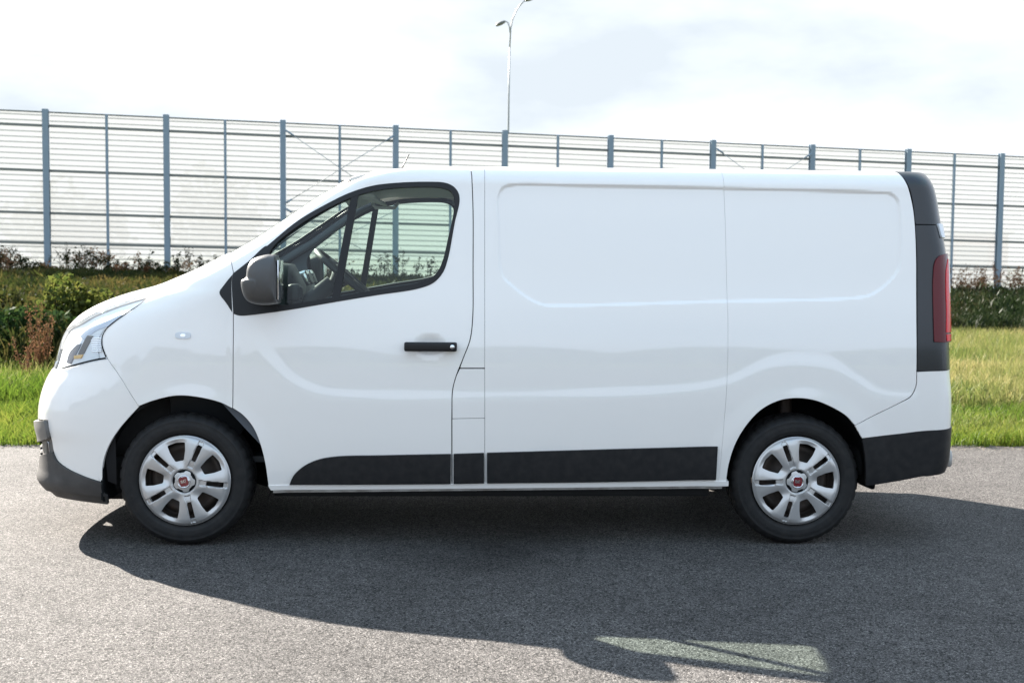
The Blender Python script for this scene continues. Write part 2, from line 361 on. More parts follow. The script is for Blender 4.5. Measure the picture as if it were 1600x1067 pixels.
def panel(name, pts, mats, parent, holes=(), off=0., depth=.02, gap=.0012, h=.016, feats=True, span=False, both=True, flange=None, fm=None, label=None, par2=None):
    """one panel on the near side; both: a mirrored twin on the far side; span: joined across the middle"""
    mats = mats if isinstance(mats, (list, tuple)) else [mats]
    if flange is not None: mats = [mats[0], flange]
    L = [inset(dom(pts) if not isinstance(pts, np.ndarray) else pts, gap)]+[inset(dom(q) if not isinstance(q, np.ndarray) else q, 0.0) for q in holes]
    if span:
        f0 = L[0]; c = np.array([abs(q[0]-s_front(q[1])) < .02 or abs(q[0]-s_rear(q[1])) < .02 for q in f0])
        for i in np.where(c)[0]: f0[i, 0] = s_front(f0[i, 1]) if f0[i, 0] < 0 else s_rear(f0[i, 1])
    cen = (lambda q: np.array([abs(a[0]-s_front(a[1])) < 2e-3 or abs(a[0]-s_rear(a[1])) < 2e-3 for a in q])) if span else None
    if fm is None: fmap = lambda q: surf(q, off, feats)
    else: fmap = fm
    V, F, MI, Nn = build_patch(L, h, fmap, lambda q: surf_n(q, off, feats), depth, mats, cen, 1 if flange is not None else 0)
    V2 = V*np.array([1, -1, 1]); N2 = Nn*np.array([1, -1, 1]); F2 = [tuple(f)[::-1] for f in F]
    if span:
        n = len(V); o = link(name, mesh_np(name, np.concatenate([V, V2]), list(F)+[tuple(i+n for i in f) for f in F2], mats, MI+MI, True, np.concatenate([Nn, N2])), parent)
        if label: o['label'] = label
        return o, None
    o = link(name, mesh_np(name, V, F, mats, MI, True, Nn), parent); o2 = None
    if label: o['label'] = label
    if both: o2 = link(name, mesh_np(name, V2, F2, mats, MI, True, N2), par2 if par2 is not None else parent)
    return o, o2
# ======================= the van =======================
van = empty('delivery_van', (0, 0, 0))
meta(van, 'white panel van with grey plastic hubcaps and black side mouldings, parked side-on on the asphalt', 'van')
FA = [(159.5, 753, 'c'), (160, 727), (167, 702), (185, 671.5), (217, 634)]                      # front arch, bumper part
FB = [(217, 634, 'c'), (241, 625), (276, 617.7), (310, 620), (345, 628.5), (363, 637.5, 'c')]     # wing part
FD = [(363, 637.5, 'c'), (379, 648), (395, 667), (406, 692), (414, 723), (419.4, 758, 'c')]       # door part
RA = [(1133, 757, 'c'), (1138, 724), (1149, 691), (1168, 660.5), (1190, 638.5), (1217.5, 625), (1245, 621.5), (1272.5, 625), (1300, 636), (1322, 649.5), (1335, 664, 'c')]
RB = [(1335, 664, 'c'), (1340, 672), (1346, 684, 'c')]
RC = [(1346, 684, 'c'), (1350, 712), (1352, 757, 'c')]
WG_OUT = [(365, 490, 'c'), (364, 429, 'c'), (390, 408), (417, 385), (464, 346.5), (516, 316), (549, 300.5), (582, 290.5), (615, 286.3), (670, 284.3), (696, 286), (709, 292), (716.5, 302), (718, 315), (711, 346), (700, 404), (692, 426), (678, 441.5), (656, 450.5), (587.5, 461.5), (532.5, 470.5), (450, 484.5), (392, 492), (374, 493)]
WG_IN = [(428, 470), (424, 440), (420, 398), (431, 381), (464, 354.5), (505, 329.5), (544, 311), (560, 305), (587, 298), (615, 294.2), (670, 292.3), (692, 294), (704.5, 299.5), (709.5, 308), (709.5, 328), (700, 374), (692, 407), (683, 426), (669, 437), (650, 443), (587.5, 453), (532.5, 463), (464, 474), (440, 476.5)]
REC = dom([(779, 305), (787, 293), (800, 289), (900, 290), (1133, 294.5), (1370, 301), (1392, 303), (1402, 312), (1406, 330), (1407, 400), (1403, 422), (1385, 444), (1362, 460), (1340, 465), (1133, 470.5), (880, 477), (850, 476), (828, 467), (800, 446), (786, 432), (781, 410), (779, 350)])
SWG = dom([(366, 640, 'c'), (366, 470, 'c'), (392, 505), (420, 552), (455, 588), (495, 608), (550, 615), (706, 617), (900, 614), (1080, 605), (1137, 594), (1170, 580), (1205, 566), (1250, 561), (1295, 567), (1335, 588), (1375, 612), (1430, 618, 'c'), (1430, 780, 'c'), (380, 790, 'c')])
HC = inv(672, 540)
FEATS.append(lambda q: .0085*sm(.5-poly_sdf(q, REC)/.017))
FEATS.append(lambda q: np.where(q[:, 0] > -1.5, -.0050*sm(.5-poly_sdf(q, SWG)/.08), 0))
FEATS.append(lambda q: .012*sm(1.25-1.1*np.sqrt(((q[:, 0]-HC[0])/.078)**2+((q[:, 1]-HC[1])/.060)**2)))
W1 = np.array([-1.549, .332]); W2 = np.array([1.549, .332])
FEATS.append(lambda q: -.006*sm(1-(np.hypot(q[:, 0]-W1[0], q[:, 1]-W1[1])-.40)/.11)*(q[:, 1] < .9)-.006*sm(1-(np.hypot(q[:, 0]-W2[0], q[:, 1]-W2[1])-.40)/.11)*(q[:, 1] < .95))
FEATS.append(lambda q: .006*np.exp(-((q[:, 0]-(-.2))/2.2)**2)*0)

# dark backing shell added behind the panel gaps, so no sky shows through
INV = lambda pts: [tuple(p) for p in pts]
hole_f = [('d', *(W1+np.array([.42*math.cos(a), .42*math.sin(a)])), 's') for a in np.linspace(0, 2*math.pi, 20, endpoint=False)]
hole_r = [('d', *(W2+np.array([.42*math.cos(a), .42*math.sin(a)])), 's') for a in np.linspace(0, 2*math.pi, 20, endpoint=False)]
def rowline(pts): return pts
frame_pts = [('d', -2.0, .80), ('d', -1.95, .32), ('d', -1.9, .30), ('d', -1.9, .60), ('d', -1.62, .785), ('d', -1.3, .72), ('d', -1.11, .50), ('d', -1.10, .30), ('d', 1.12, .30), ('d', 1.12, .50), ('d', 1.32, .74), ('d', 1.60, .80), ('d', 1.86, .70), ('d', 1.98, .5), ('d', 2.0, .35), ('d', 2.30, .35), ('d', 2.30, 1.80), ('d', -.45, 1.80), ('d', -.70, 1.76), ('e', 1.55, 12), ('e', 1.45, 14, 'c'), ('s', 1.36, .10, 'c'), ('d', -1.66, 1.1)]
WG_F = dom(WG_OUT)
panel('gap_backing', frame_pts, M['seal'], van, holes=[WG_F], off=-.024, depth=0, gap=0, h=.05, feats=False)

P = M['paint']
cs = [('d', -1.2, 1.2), ('s', 1.22, .15, 'c'), ('s', 1.05, .1), ('f', 1.05), ('f', .30), ('d', -2.2, .30), ('d', -2.05, .32), ('d', -2.0, .55), ('d', -1.9, .74), ('d', -1.6, .84), ('d', -1.2, .72)]
panel('front_light_block', cs, M['seal'], van, span=True, off=-.11, depth=0, gap=0, h=.05, feats=False)  # unseen dark shell added to stop sunlight leaking through the front panels
# front wing
sx = inv(168, 560)
HL_BACK = [(168, 560, 'c'), (163, 548), (160, 536), (161.5, 524), (169, 512.5), (183, 501), (202, 488), (218, 477), (233, 464)]
wing = [(365.6, 394.5, 'c'), (364.6, 430), (364.0, 500), (363.7, 570), (363.4, 637.5, 'c')]+FB[1:-1][::-1]+[(217, 634, 'c'), (190, 592), (168, 560, 'c')]+HL_BACK[1:]+[(243, 455, 'c'), ('s', 1.31, -.015, 'c'), ('s', 1.36, -.015), ('s', 1.42, -.012), ('s', 1.455, -.012, 'c')]
panel('front_wing', wing, P, van)
# front bumper
bump = [(168, 561, 'c'), (190, 593), (217, 635, 'c')]+FA[:-1][::-1]+[(125, 741), (99, 727), (89, 717), (84, 704), (79, 680), (75, 656, 'c'), ('s', .60, -.12), ('f', .60), ('f', .815), ('s', .83, -.14), ('s', .865, -.02), (97, 579), (120, 572), (148, 565)]
panel('front_bumper', bump, P, van, span=True, feats=False)
low = [(159.5, 753.5, 'c'), (125, 741.5), (99, 727.5), (89, 718), (84, 706, 'c'), ('s', .40, -.03, 'c'), ('f', .40), ('f', .235), ('s', .24, -.03), ('s', .237, .06, 'c'), (100, 767), (130, 771), (157, 773.5), (165, 774, 'c'), (160, 766)]
panel('bumper_skirt', low, M['lowgrey'], van, span=True, feats=False, off=.012)
lip = [('s', .24, .03, 'c'), (115, 769.5), (157, 774), (166, 775, 'c'), (169, 788, 'c'), (130, 783.5), (93, 777), ('s', .185, -.05), ('f', .19), ('f', .245), ('s', .245, -.05)]
panel('chin_spoiler', lip, M['lowgrey'], van, span=True, feats=False, off=.0, label='thin grey strip under the bumper skirt')
M['midgrey'] = mat('mid_grey_plastic', (.12, .11, .10), .55, spec=.4)
gr = [(75, 657, 'c'), (79, 681), (84, 705, 'c'), ('s', .37, -.02, 'c'), ('f', .37), ('f', .595), ('s', .595, -.1)]
panel('lower_grille', gr, M['midgrey'], van, span=True, feats=False, off=-.004)
ins = [(74, 656.5, 'c'), (77, 671), (79, 684, 'c'), (70, 687), (64, 690, 'c'), ('s', .493, -.05), ('s', .49, -.20, 'c'), ('s', .575, -.20, 'c'), ('s', .585, -.04)]
M['insert'] = mat('sunlit_grey_plastic', (.13, .122, .112), .45, spec=.5)  # base colour lightened to stand in for sun glancing off the plastic
panel('bumper_insert', ins, M['insert'], van, feats=False, off=.020, depth=.03)
ins2 = [('s', .40, .012, 'c'), ('s', .44, .018), ('s', .475, .006, 'c'), ('s', .475, -.035, 'c'), ('s', .44, -.03), ('s', .40, -.035, 'c')]
for zz in (.475, .445, .415):
    panel('grille_fin', [('s', zz-.006, .004, 'c'), ('s', zz+.006, .008, 'c'), ('s', zz+.006, -.25, 'c'), ('s', zz-.006, -.25, 'c')], M['black'], van, feats=False, off=.008, depth=.012, h=.03)
fq = inv(76, 704)
panel('fog_lamp_ring', [('d', fq[0]-.004+.020*math.cos(a), fq[1]+.052*math.sin(a), 's') for a in np.linspace(0, 2*math.pi, 12, endpoint=False)], M['chrome'], van, feats=False, off=.003, depth=.01)
panel('fog_lamp', [('d', fq[0]-.004+.016*math.cos(a), fq[1]+.004+.046*math.sin(a), 's') for a in np.linspace(0, 2*math.pi, 12, endpoint=False)], M['black'], van, feats=False, off=.006, depth=.01)
# grille band between the lamps
panel('radiator_grille', [('s', .835, -.16, 'c'), ('f', .818), ('f', .925), ('s', .94, -.20, 'c')], M['black'], van, span=True, feats=False, off=-.006)
panel('grille_bar', [('s', .862, -.17, 'c'), ('f', .862), ('f', .885), ('s', .885, -.18, 'c')], M['chrome'], van, span=True, feats=False, off=.004, depth=.008)
M['midgrey'] = mat('mid_grey_plastic', (.12, .11, .10), .55, spec=.4)
M['lampblue'] = mat('lamp_blue_reflection', (.42, .46, .52), .2, metal=.4); M['lampdark'] = mat('lamp_dark_shade', (.07, .07, .09), .25, coat=1)  # steel-blue tone stands in for bluish reflections inside the lamp
# headlights
hl_pts = HL_BACK+[(242.5, 456.5, 'c'), (222, 463), (200, 469.5), (182, 475.5), (160, 484), (142, 492), (124, 503), ('s', 1.055, -.03), ('s', 1.0, -.12), ('s', .945, -.18), ('s', .88, -.155), ('s', .862, -.05), (97, 577), (120, 570.5), (148, 563.5)]
for side in (0, 1):
    hl = link('headlight', mesh_np('headlamp_bowl', *(lambda r: (r[0] if not side else r[0]*np.array([1, -1, 1]), r[1] if not side else [tuple(f)[::-1] for f in r[1]]))(build_patch([inset(dom(hl_pts), -.055)], .02, lambda q: surf(q, -.024, False), lambda q: surf_n(q, 0, False), 0, M['headref'])[:2]), M['headref'], smooth=True), van)
    V, F, MI, Nn = build_patch([inset(dom(hl_pts), .0035)], .014, lambda q: surf(q, .001, False), lambda q: surf_n(q, 0, False), .012, None)
    k = np.array([1, -1 if side else 1, 1]); F = [tuple(f)[::-1] for f in F] if side else F
    link('lamp_lens', mesh_np('lamp_lens', V*k, F, M['lens'], None, True, Nn*k), hl)
    V, F, MI, Nn = build_patch([inset(dom(hl_pts), -.08)], .03, lambda q: surf(q, -.10, False), lambda q: surf_n(q, 0, False), 0, None)
    link('lamp_housing', mesh_np('lamp_housing', V*k, [tuple(f)[::-1] for f in F] if side else F, M['seal'], None, True, Nn*k), hl)
    def inner(name, pts, mt, off, depth=.02, h=.02):
        V, F, MI, Nn = build_patch([dom(pts, .02)], h, lambda q: surf(q, off, False), lambda q: surf_n(q, 0, False), depth, None)
        link(name, mesh_np(name, V*k, [tuple(f)[::-1] for f in F] if side else F, mt, None, True, Nn*k), hl)
    inner('lamp_bezel', [(152, 559, 'c'), (149, 545), (150, 530), (158, 514), (174, 500), (140, 508), (128, 520), (118, 545), (106, 572, 'c')], M['white_plastic'], -.015)
    inner('light_guide', [(134, 523, 'c'), (143, 524, 'c'), (128, 552, 'c'), (119, 553, 'c')], M['midgrey'], -.010)
    inner('indicator_lamp', [(113, 555, 'c'), (127, 553.5, 'c'), (124, 559, 'c'), (113, 560, 'c')], M['amber'], -.009)
    for rr in range(8):
        y0 = 527+rr*2.9
        inner('lens_rib', [(139+rr*.4, y0, 'c'), (156, y0-.3, 'c'), (156, y0+.9, 'c'), (139+rr*.4, y0+1.2, 'c')], M['chrome'], -.0115, .004, .03)
    inner('lamp_reflection_strip', [(122, 524, 'c'), (134, 513), (158, 503), (186, 490, 'c'), (200, 490, 'c'), (168, 507), (143, 518), (130, 531, 'c')], M['lampblue'], -.012, .01)
    inner('bulb_shade', [(101, 566, 'c'), (105, 552), (117, 538, 'c'), (124, 536, 'c'), (118, 548), (107, 568, 'c')], M['lampdark'], -.010, .01)
    Pq, Cq = resolve([(242.0, 456.5, 'c')]+HL_BACK[::-1]+[(168, 560, 'c'), (148, 563.5), (120, 570.5), (97, 577, 'c')]); cc = crom(Pq, Cq, .012, False)
    tg = np.gradient(cc, axis=0); tg /= np.linalg.norm(tg, axis=1, keepdims=True)+1e-9; nn_ = np.stack([-tg[:, 1], tg[:, 0]], 1); cen_ = dom(hl_pts).mean(0); sgn = np.sign(((cen_-cc)*nn_).sum(1).mean())
    strip = np.concatenate([cc-nn_*sgn*.0015, (cc+nn_*sgn*.0075)[::-1]]); V, F, MI, Nn = build_patch([strip if area(strip) > 0 else strip[::-1]], .02, lambda q: surf(q, .0025, False), lambda q: surf_n(q, 0, False), 0, None)
    link('lamp_seal', mesh_np('lamp_seal', V*k, [tuple(f)[::-1] for f in F] if side else F, M['seal'], None, True, Nn*k), hl)
    pc = shell(*inv(118, 520)); pc = pc+np.array([.10, .10, -.02])
    V, F = lathe_y([(0.0, -.06), (.03, -.052), (.048, -.03), (.052, 0), (.066, .004), (.066, .03)], 24)
    V = np.array(V)@np.array([[0, 1, 0], [-1, 0, 0], [0, 0, 1]]).T if False else np.array(V)[:, [1, 0, 2]]*np.array([1, 1, 1])
    link('projector_lamp', mesh_np('projector_lamp', V, F, M['chrome']), hl, tuple(pc*k))
    0 and inner('lamp_shroud', [(176, 500, 'c'), (206, 483), (234, 461, 'c'), (196, 474), (150, 492), (124, 508), (138, 506)], M['headref'], -.024, .01)
    hs = [(168.6, 560.5, 'c')]+[tuple(p) for p in HL_BACK[1:]]+[(243.5, 455, 'c')]
V, F = [], []
# bonnet
bon = [(243, 455.5, 'c'), ('s', 1.31, -.016, 'c'), ('s', 1.35, -.02), ('s', 1.385, -.03, 'c'), ('f', 1.345), ('f', .93), ('s', .95, -.20, 'c'), ('s', 1.0, -.145), ('s', 1.06, -.05), (124, 502), (142, 491), (160, 483), (182, 474.5), (200, 468.5), (222, 462)]
panel('bonnet', bon, P, van, span=True, feats=False)
panel('scuttle', [('s', 1.36, -.035, 'c'), ('s', 1.39, -.035, 'c'), ('f', 1.375), ('f', 1.325)], M['black'], van, span=True, feats=False, off=-.008, h=.03)
# windscreen with a black seal
wl = [1.385, 1.44, 1.50, 1.56, 1.62, 1.68, 1.74, 1.79, 1.83]
ws = [('e', v, 2.5) for v in wl]; ws[0] = ('s', 1.385, -.02, 'c'); ws[-1] = ('e', 1.83, 2.5, 'c')
panel('windscreen', ws+[('f', 1.85), ('f', 1.375)], M['screen'], van, span=True, feats=False, off=-.004, depth=.004, h=.03, gap=0)
wo = [('e', v, 4.5) for v in wl]; wo[0] = ('s', 1.385, .004, 'c')
wo[-1] = ('e', 1.845, 4.5, 'c')
wi = [('e', v, 2.2) for v in wl][::-1]; wi[0] = ('e', 1.825, 2.0, 'c'); wi[-1] = ('s', 1.385, -.03, 'c')
panel('windscreen_seal', wo+[('f', 1.868), ('f', 1.835)]+wi, M['seal'], van, span=True, feats=False, off=-.001, depth=.006, h=.02, gap=0)
panel('front_roof_panel', [('s', 1.852, -.012, 'c'), ('s', 1.88, -.01), ('s', 1.91, .0, 'c'), ('d', -.56, 1.94, 'c'), ('d', -.50, VMAX, 'c'), ('f', VMAX), ('f', 1.875)], P, van, span=True, feats=False)
Sx = inv(737, 320)[0]
DT = [('d', Sx-.07, VMAX-.005), ('d', Sx-.025, VMAX-.018), ('d', Sx-.004, VMAX-.055), ('d', Sx+.001, VMAX-.10)]
DR = [(739.5, 330), (739.5, 420), (739, 495), (735, 530), (724, 560), (713, 588), (707.5, 610), (706.5, 640), (706.5, 756, 'c')]
door_pts = [(365.6, 394.2, 'c'), ('e', 1.475, 5, 'c'), ('e', 1.54, 5), ('e', 1.60, 5), ('e', 1.66, 5), ('e', 1.72, 5), ('e', 1.78, 5), ('e', 1.83, 5), ('e', 1.87, 5), ('s', 1.90, .010), ('d', -.60, 1.93), ('d', -.50, VMAX-.006, 'c')]+DT+DR+[(560, 758), (419.4, 759, 'c')]+FD[1:-1][::-1]+[(363.4, 637.7, 'c'), (363.7, 570), (364.0, 500), (364.6, 430)]
doors = []
dn, df = panel('front_door', door_pts, M['paint'], van, holes=[WG_F], gap=.0045, flange=M['seal'], depth=.022)
panel('window_frame', WG_OUT, M['black'], dn, holes=[dom(WG_IN)], off=.003, depth=.03, gap=.0008, h=.03, feats=False, par2=df)
BAR = [(549, 306, 'c'), (560.5, 302.5, 'c'), (530.5, 465, 'c'), (518.5, 467, 'c')]
panel('window_divider', BAR, M['black'], dn, off=.001, depth=.02, gap=0, h=.04, feats=False, par2=df)
QG = [(428, 474, 'c'), (422, 442), (418, 398), (430, 379), (464, 352), (505, 327), (552, 307, 'c'), (522, 467, 'c'), (464, 477)]
DG = [(556, 304, 'c'), (587, 296), (615, 292.2), (670, 290.3), (694, 292), (707, 297.5), (712, 307), (711.5, 328), (702, 374), (694, 407), (685, 427), (670, 439), (650, 445), (587.5, 455), (526, 466, 'c')]
panel('quarter_window', QG, M['glass'], dn, off=-.008, depth=0, gap=0, h=.04, feats=False, par2=df)
panel('door_window', DG, M['glass'], dn, off=-.006, depth=0, gap=0, h=.04, feats=False, par2=df)
panel('mirror_sail', [(364.5, 428, 'c'), (365, 490, 'c'), (374, 493), (392, 492), (436, 486.5, 'c'), (430, 470), (425, 440), (420, 398), (417, 385), (390, 408)], M['black'], dn, off=.006, depth=.03, gap=0, h=.03, feats=False, par2=df)
panel('wing_trim', [(363, 430, 'c'), (363, 488, 'c'), (354, 474), (343, 457), (350, 446)], M['black'], van, off=.004, depth=.012, gap=.0006, h=.02, feats=False)
# door handle with its lock
hy = surf(HC[None], .0)[0]
for s_, par in ((1, dn), (-1, df)):
    a = on_y(np.array(632.), np.array(541.), hy[1]); b = on_y(np.array(714.), np.array(541.), hy[1])
    cx, cz, wx = (a[0]+b[0])/2, (a[2]+b[2])/2, (b[0]-a[0]); yy = surf(HC[None]+np.array([[.12, 0]]), 0)[0][1]
    box('door_handle', (cx, s_*(yy-.024), cz), (wx, .026, .046), M['black'], par, .009)
    box('handle_foot', (cx-wx*.42, s_*(yy-.006), cz), (.034, .03, .036), M['black'], par, .006)
    box('handle_foot', (cx+wx*.40, s_*(yy-.006), cz), (.05, .03, .040), M['black'], par, .006)
    V, F = lathe_y([(0, -.003), (.010, -.003), (.012, 0), (.012, .01)], 16)
    link('door_lock', mesh_np('door_lock', V, F, M['chrome']), par, (cx+wx*.41, s_*(yy-.038), cz))
# centre strip, flaps, side panels
X757 = [(757.5, 330), (757.5, 450), (757.5, 575, 'c')]
panel('pillar_panel', [('d', Sx+.001, VMAX-.10), ('d', Sx-.004, VMAX-.055), ('d', Sx-.025, VMAX-.018), ('d', Sx-.07, VMAX-.004, 'c'), ('t', 757.5)]+X757+[(718.5, 575, 'c'), (724, 560), (735, 530), (739, 495), (739.5, 420), (739.5, 330)], P, van, gap=.0022)
panel('fuel_flap', [(757.5, 576, 'c'), (757.5, 653, 'c'), (706.5, 654, 'c'), (707.5, 610), (713, 588), (718.5, 576, 'c')], P, van, gap=.0022, h=.02, label='small square flap behind the front door')
panel('lower_flap', [(757.5, 653, 'c'), (757.5, 757, 'c'), (706.5, 758, 'c'), (706.5, 654, 'c')], P, van, gap=.0022, h=.02)
SD = [(1133, 330), (1135.5, 420), (1137.5, 520), (1136, 590), (1131, 660), (1122, 750), (1121, 756, 'c')]
panel('load_side_panel', [('t', 757.5)]+X757+[(757.5, 757, 'c')]+[(940, 755.5)]+SD[::-1]+[('t', 1130)], P, van, gap=.0014, h=.009)
QE = [(1421, 300), (1426.5, 325), (1429.5, 352), (1431.5, 400), (1432, 500), (1432, 580), (1431, 602), (1423, 618), (1405, 629), (1370, 646), (1335, 664, 'c')]
Sr = inv(1411, 320)[0]
panel('rear_quarter_panel', [('t', 1130)]+SD[:-1]+[(1121, 757, 'c'), (1133, 757, 'c')]+RA[1:-1]+QE[::-1]+[('d', Sr+.005, VMAX-.07), ('d', Sr-.02, VMAX, 'c')], P, van, gap=.0014, h=.010)
BV = inv(1478, 669.5)[1]; BL = inv(1466, 740)[1]
panel('rear_bumper', [(1335, 664.5, 'c'), (1370, 647), (1405, 630), (1424, 619), (1432, 603), (1433, 581, 'c'), (1458, 580), ('b', inv(1475, 579)[1], .0, 'c'), ('b', .86, .12, 'c'), ('r', .86), ('r', BV), ('b', BV, .1), ('b', BV, .0, 'c'), (1440, 673.5), (1400, 678), (1346, 684, 'c')], P, van, span=True, gap=.0014)
panel('rear_bumper_skirt', [(1346, 685, 'c'), (1400, 678.5), (1440, 674), ('b', BV-.002, .0, 'c'), ('b', BV-.002, .1), ('r', BV-.004), ('r', BL), ('b', BL, .05), ('b', BL, -.02), (1440, 744.0), (1400, 751), (1352, 757.5, 'c'), (1350.5, 712)], M['grey'], van, span=True, off=.004, gap=.001)
capb = inv(1455, 351)[1]; pb = inv(1470, 579)[1]
panel('roof_corner_cap', [('d', Sr-.018, VMAX, 'c'), ('d', Sr+.007, VMAX-.07), (1423, 300), (1428, 325), (1430.5, 350.5, 'c'), ('b', capb, .05, 'c'), ('b', capb+.10, .05), ('b', 1.83, .05), ('b', 1.90, .04), ('b', VMAX, .03, 'c')], M['trimblue'], van, gap=.001, off=.002)
panel('rear_pillar_trim', [(1430.5, 352, 'c'), (1433, 400), (1433.5, 500), (1433, 580.5, 'c'), (1458, 579), ('b', pb, .05, 'c'), ('b', 1.1, .05), ('b', 1.4, .05), ('b', capb-.002, .05, 'c')], M['trimblue'], van, gap=.001, off=.002)
tl = inv(1459.5, 535); tt = inv(1460, 415)
tlp = [(1459, 534, 'c'), (1457.5, 480), (1457.5, 430), (1460, 410), (1466, 401), ('b', inv(1469, 396)[1], -.006, 'c'), ('b', inv(1469, 396)[1], .07, 'c'), ('b', tl[1]-.004, .06, 'c'), ('b', tl[1]-.002, .0)]
tn, tf = panel('tail_light', tlp, M['taildark'], van, off=.012, depth=.02, gap=0, feats=False)
v0, v1 = tl[1]+.05, inv(1469, 396)[1]-.03
panel('lamp_segment', [('b', v0, -.075, 'c'), ('b', v0+.1, -.07), ('b', v1-.12, -.07), ('b', v1-.05, -.06), ('b', v1, -.03, 'c'), ('b', v1, -.012, 'c'), ('b', v0, -.012, 'c')], M['tail'], tn, off=.015, depth=.006, gap=0, h=.02, feats=False, par2=tf)
panel('reversing_lens', [('b', v0+.20, -.032, 'c'), ('b', v1-.02, -.024, 'c'), ('b', v1-.02, .02, 'c'), ('b', v0+.20, .02, 'c')], M['tailclear'], tn, off=.0165, depth=.006, gap=0, h=.02, feats=False, par2=tf)
panel('lamp_segment', [('b', v0, -.006, 'c'), ('b', v0+.18, -.006, 'c'), ('b', v0+.18, .05, 'c'), ('b', v0, .05, 'c')], M['tail'], tn, off=.0155, depth=.006, gap=0, h=.02, feats=False, par2=tf)
panel('lamp_segment', [('b', tl[1]+.006, -.072, 'c'), ('b', tl[1]+.038, -.072, 'c'), ('b', tl[1]+.038, .04, 'c'), ('b', tl[1]+.006, .04, 'c')], M['tail'], tn, off=.0150, depth=.006, gap=0, h=.02, feats=False, par2=tf)
hv = inv(1465, 361)
panel('door_hinge', [('b', hv[1]-.035, -.065, 'c'), ('b', hv[1]+.035, -.08, 'c'), ('b', hv[1]+.035, .03, 'c'), ('b', hv[1]-.035, .03, 'c')], M['white_plastic'], van, off=.012, depth=.02, gap=0, h=.02, feats=False)
panel('rear_door', [('b', .865, .052, 'c'), ('b', 1.1, .052), ('b', 1.5, .052), ('b', 1.8, .05), ('b', 1.92, .045), ('b', VMAX, .035, 'c'), ('r', VMAX), ('r', .865)], P, van, gap=.002, feats=False)
# side indicator
q = inv(286, 524)
panel('side_indicator', [('d', q[0]+.038*np.sign(math.cos(a))*abs(math.cos(a))**.5, q[1]+.016*np.sign(math.sin(a))*abs(math.sin(a))**.7, 's') for a in np.linspace(0, 2*math.pi, 16, endpoint=False)], M['white_plastic'], van, off=.005, depth=.008, gap=0, h=.03, feats=False)
panel('indicator_bulb', [('d', q[0]+.013*math.cos(a), q[1]+.008*math.sin(a), 's') for a in np.linspace(0, 2*math.pi, 12, endpoint=False)], M['chrome'], van, off=.007, depth=.004, gap=0, h=.03, feats=False)
# black mouldings low on the doors
mo = [[(453, 755, 'c'), (460, 741), (476, 727), (497, 717.5), (525, 712.5), (600, 710.5), (704.5, 708.5, 'c'), (704, 754, 'c'), (560, 755)], [(709, 708.3, 'c'), (756, 706.8, 'c'), (756, 753, 'c'), (709, 754, 'c')], [(761, 706.6, 'c'), (940, 701.5), (1120, 696.5, 'c'), (1117, 747.5, 'c'), (940, 751), (761, 753, 'c')]]
for p_ in mo: panel('side_moulding', p_, M['grey'], van, off=.016, depth=.03, gap=.0005, h=.022)
# sill below
SI = [(419, 756, 'c'), (1133, 748.5, 'c'), (1136, 760), (1134, 763, 'c'), (420, 770, 'c')]
panel('sill', [(420, 757, 'c'), (770, 754.5), (1137, 750.5, 'c'), (1137, 757.5, 'c'), (770, 761.5), (424, 764, 'c')], P, van, off=.006, depth=.05, gap=0, h=.03)
panel('sill_flange', [(427, 764, 'c'), (770, 761.5), (1128, 757.5, 'c'), (1128, 763.5, 'c'), (770, 767), (427, 770.5, 'c')], M['sill'], van, off=-.014, depth=.006, gap=0, h=.03)
# roof: strips across the open top
NS = 60; top = []
ss = np.linspace(0, 1, NS+1); s0, s1 = s_front(VMAX), s_rear(VMAX)
Sg = s0+(s1-s0)*ss; T_ = shell(Sg, np.full(NS+1, VMAX)); NQ = 24; V = []; F = []
for i in range(NS+1):
    hw = -T_[i, 1]
    for j in range(NQ+1):
        qq = -1+2*j/NQ; V.append((T_[i, 0], hw*qq, T_[i, 2]+.042*(hw/.75)**2*(1-qq*qq)-.001))
for i in range(NS):
    for j in range(NQ): a = i*(NQ+1)+j; F.append((a, a+(NQ+1), a+NQ+2, a+1))
link('roof', mesh_np('roof', V, F, P), van)
# antenna
ap = on_y(np.array(628.), np.array(262.), 0.); tp_ = on_y(np.array(634.), np.array(241.), 0.)
zr = 1.925+.038; d = ray(630., 262.)
tube_obj('roof_antenna', [(ap[0], 0, zr-.01), (ap[0]+.004, 0, zr+.01), (tp_[0]+.02, 0, tp_[2])], [.010, .004, .0025], M['black'], van, 8)

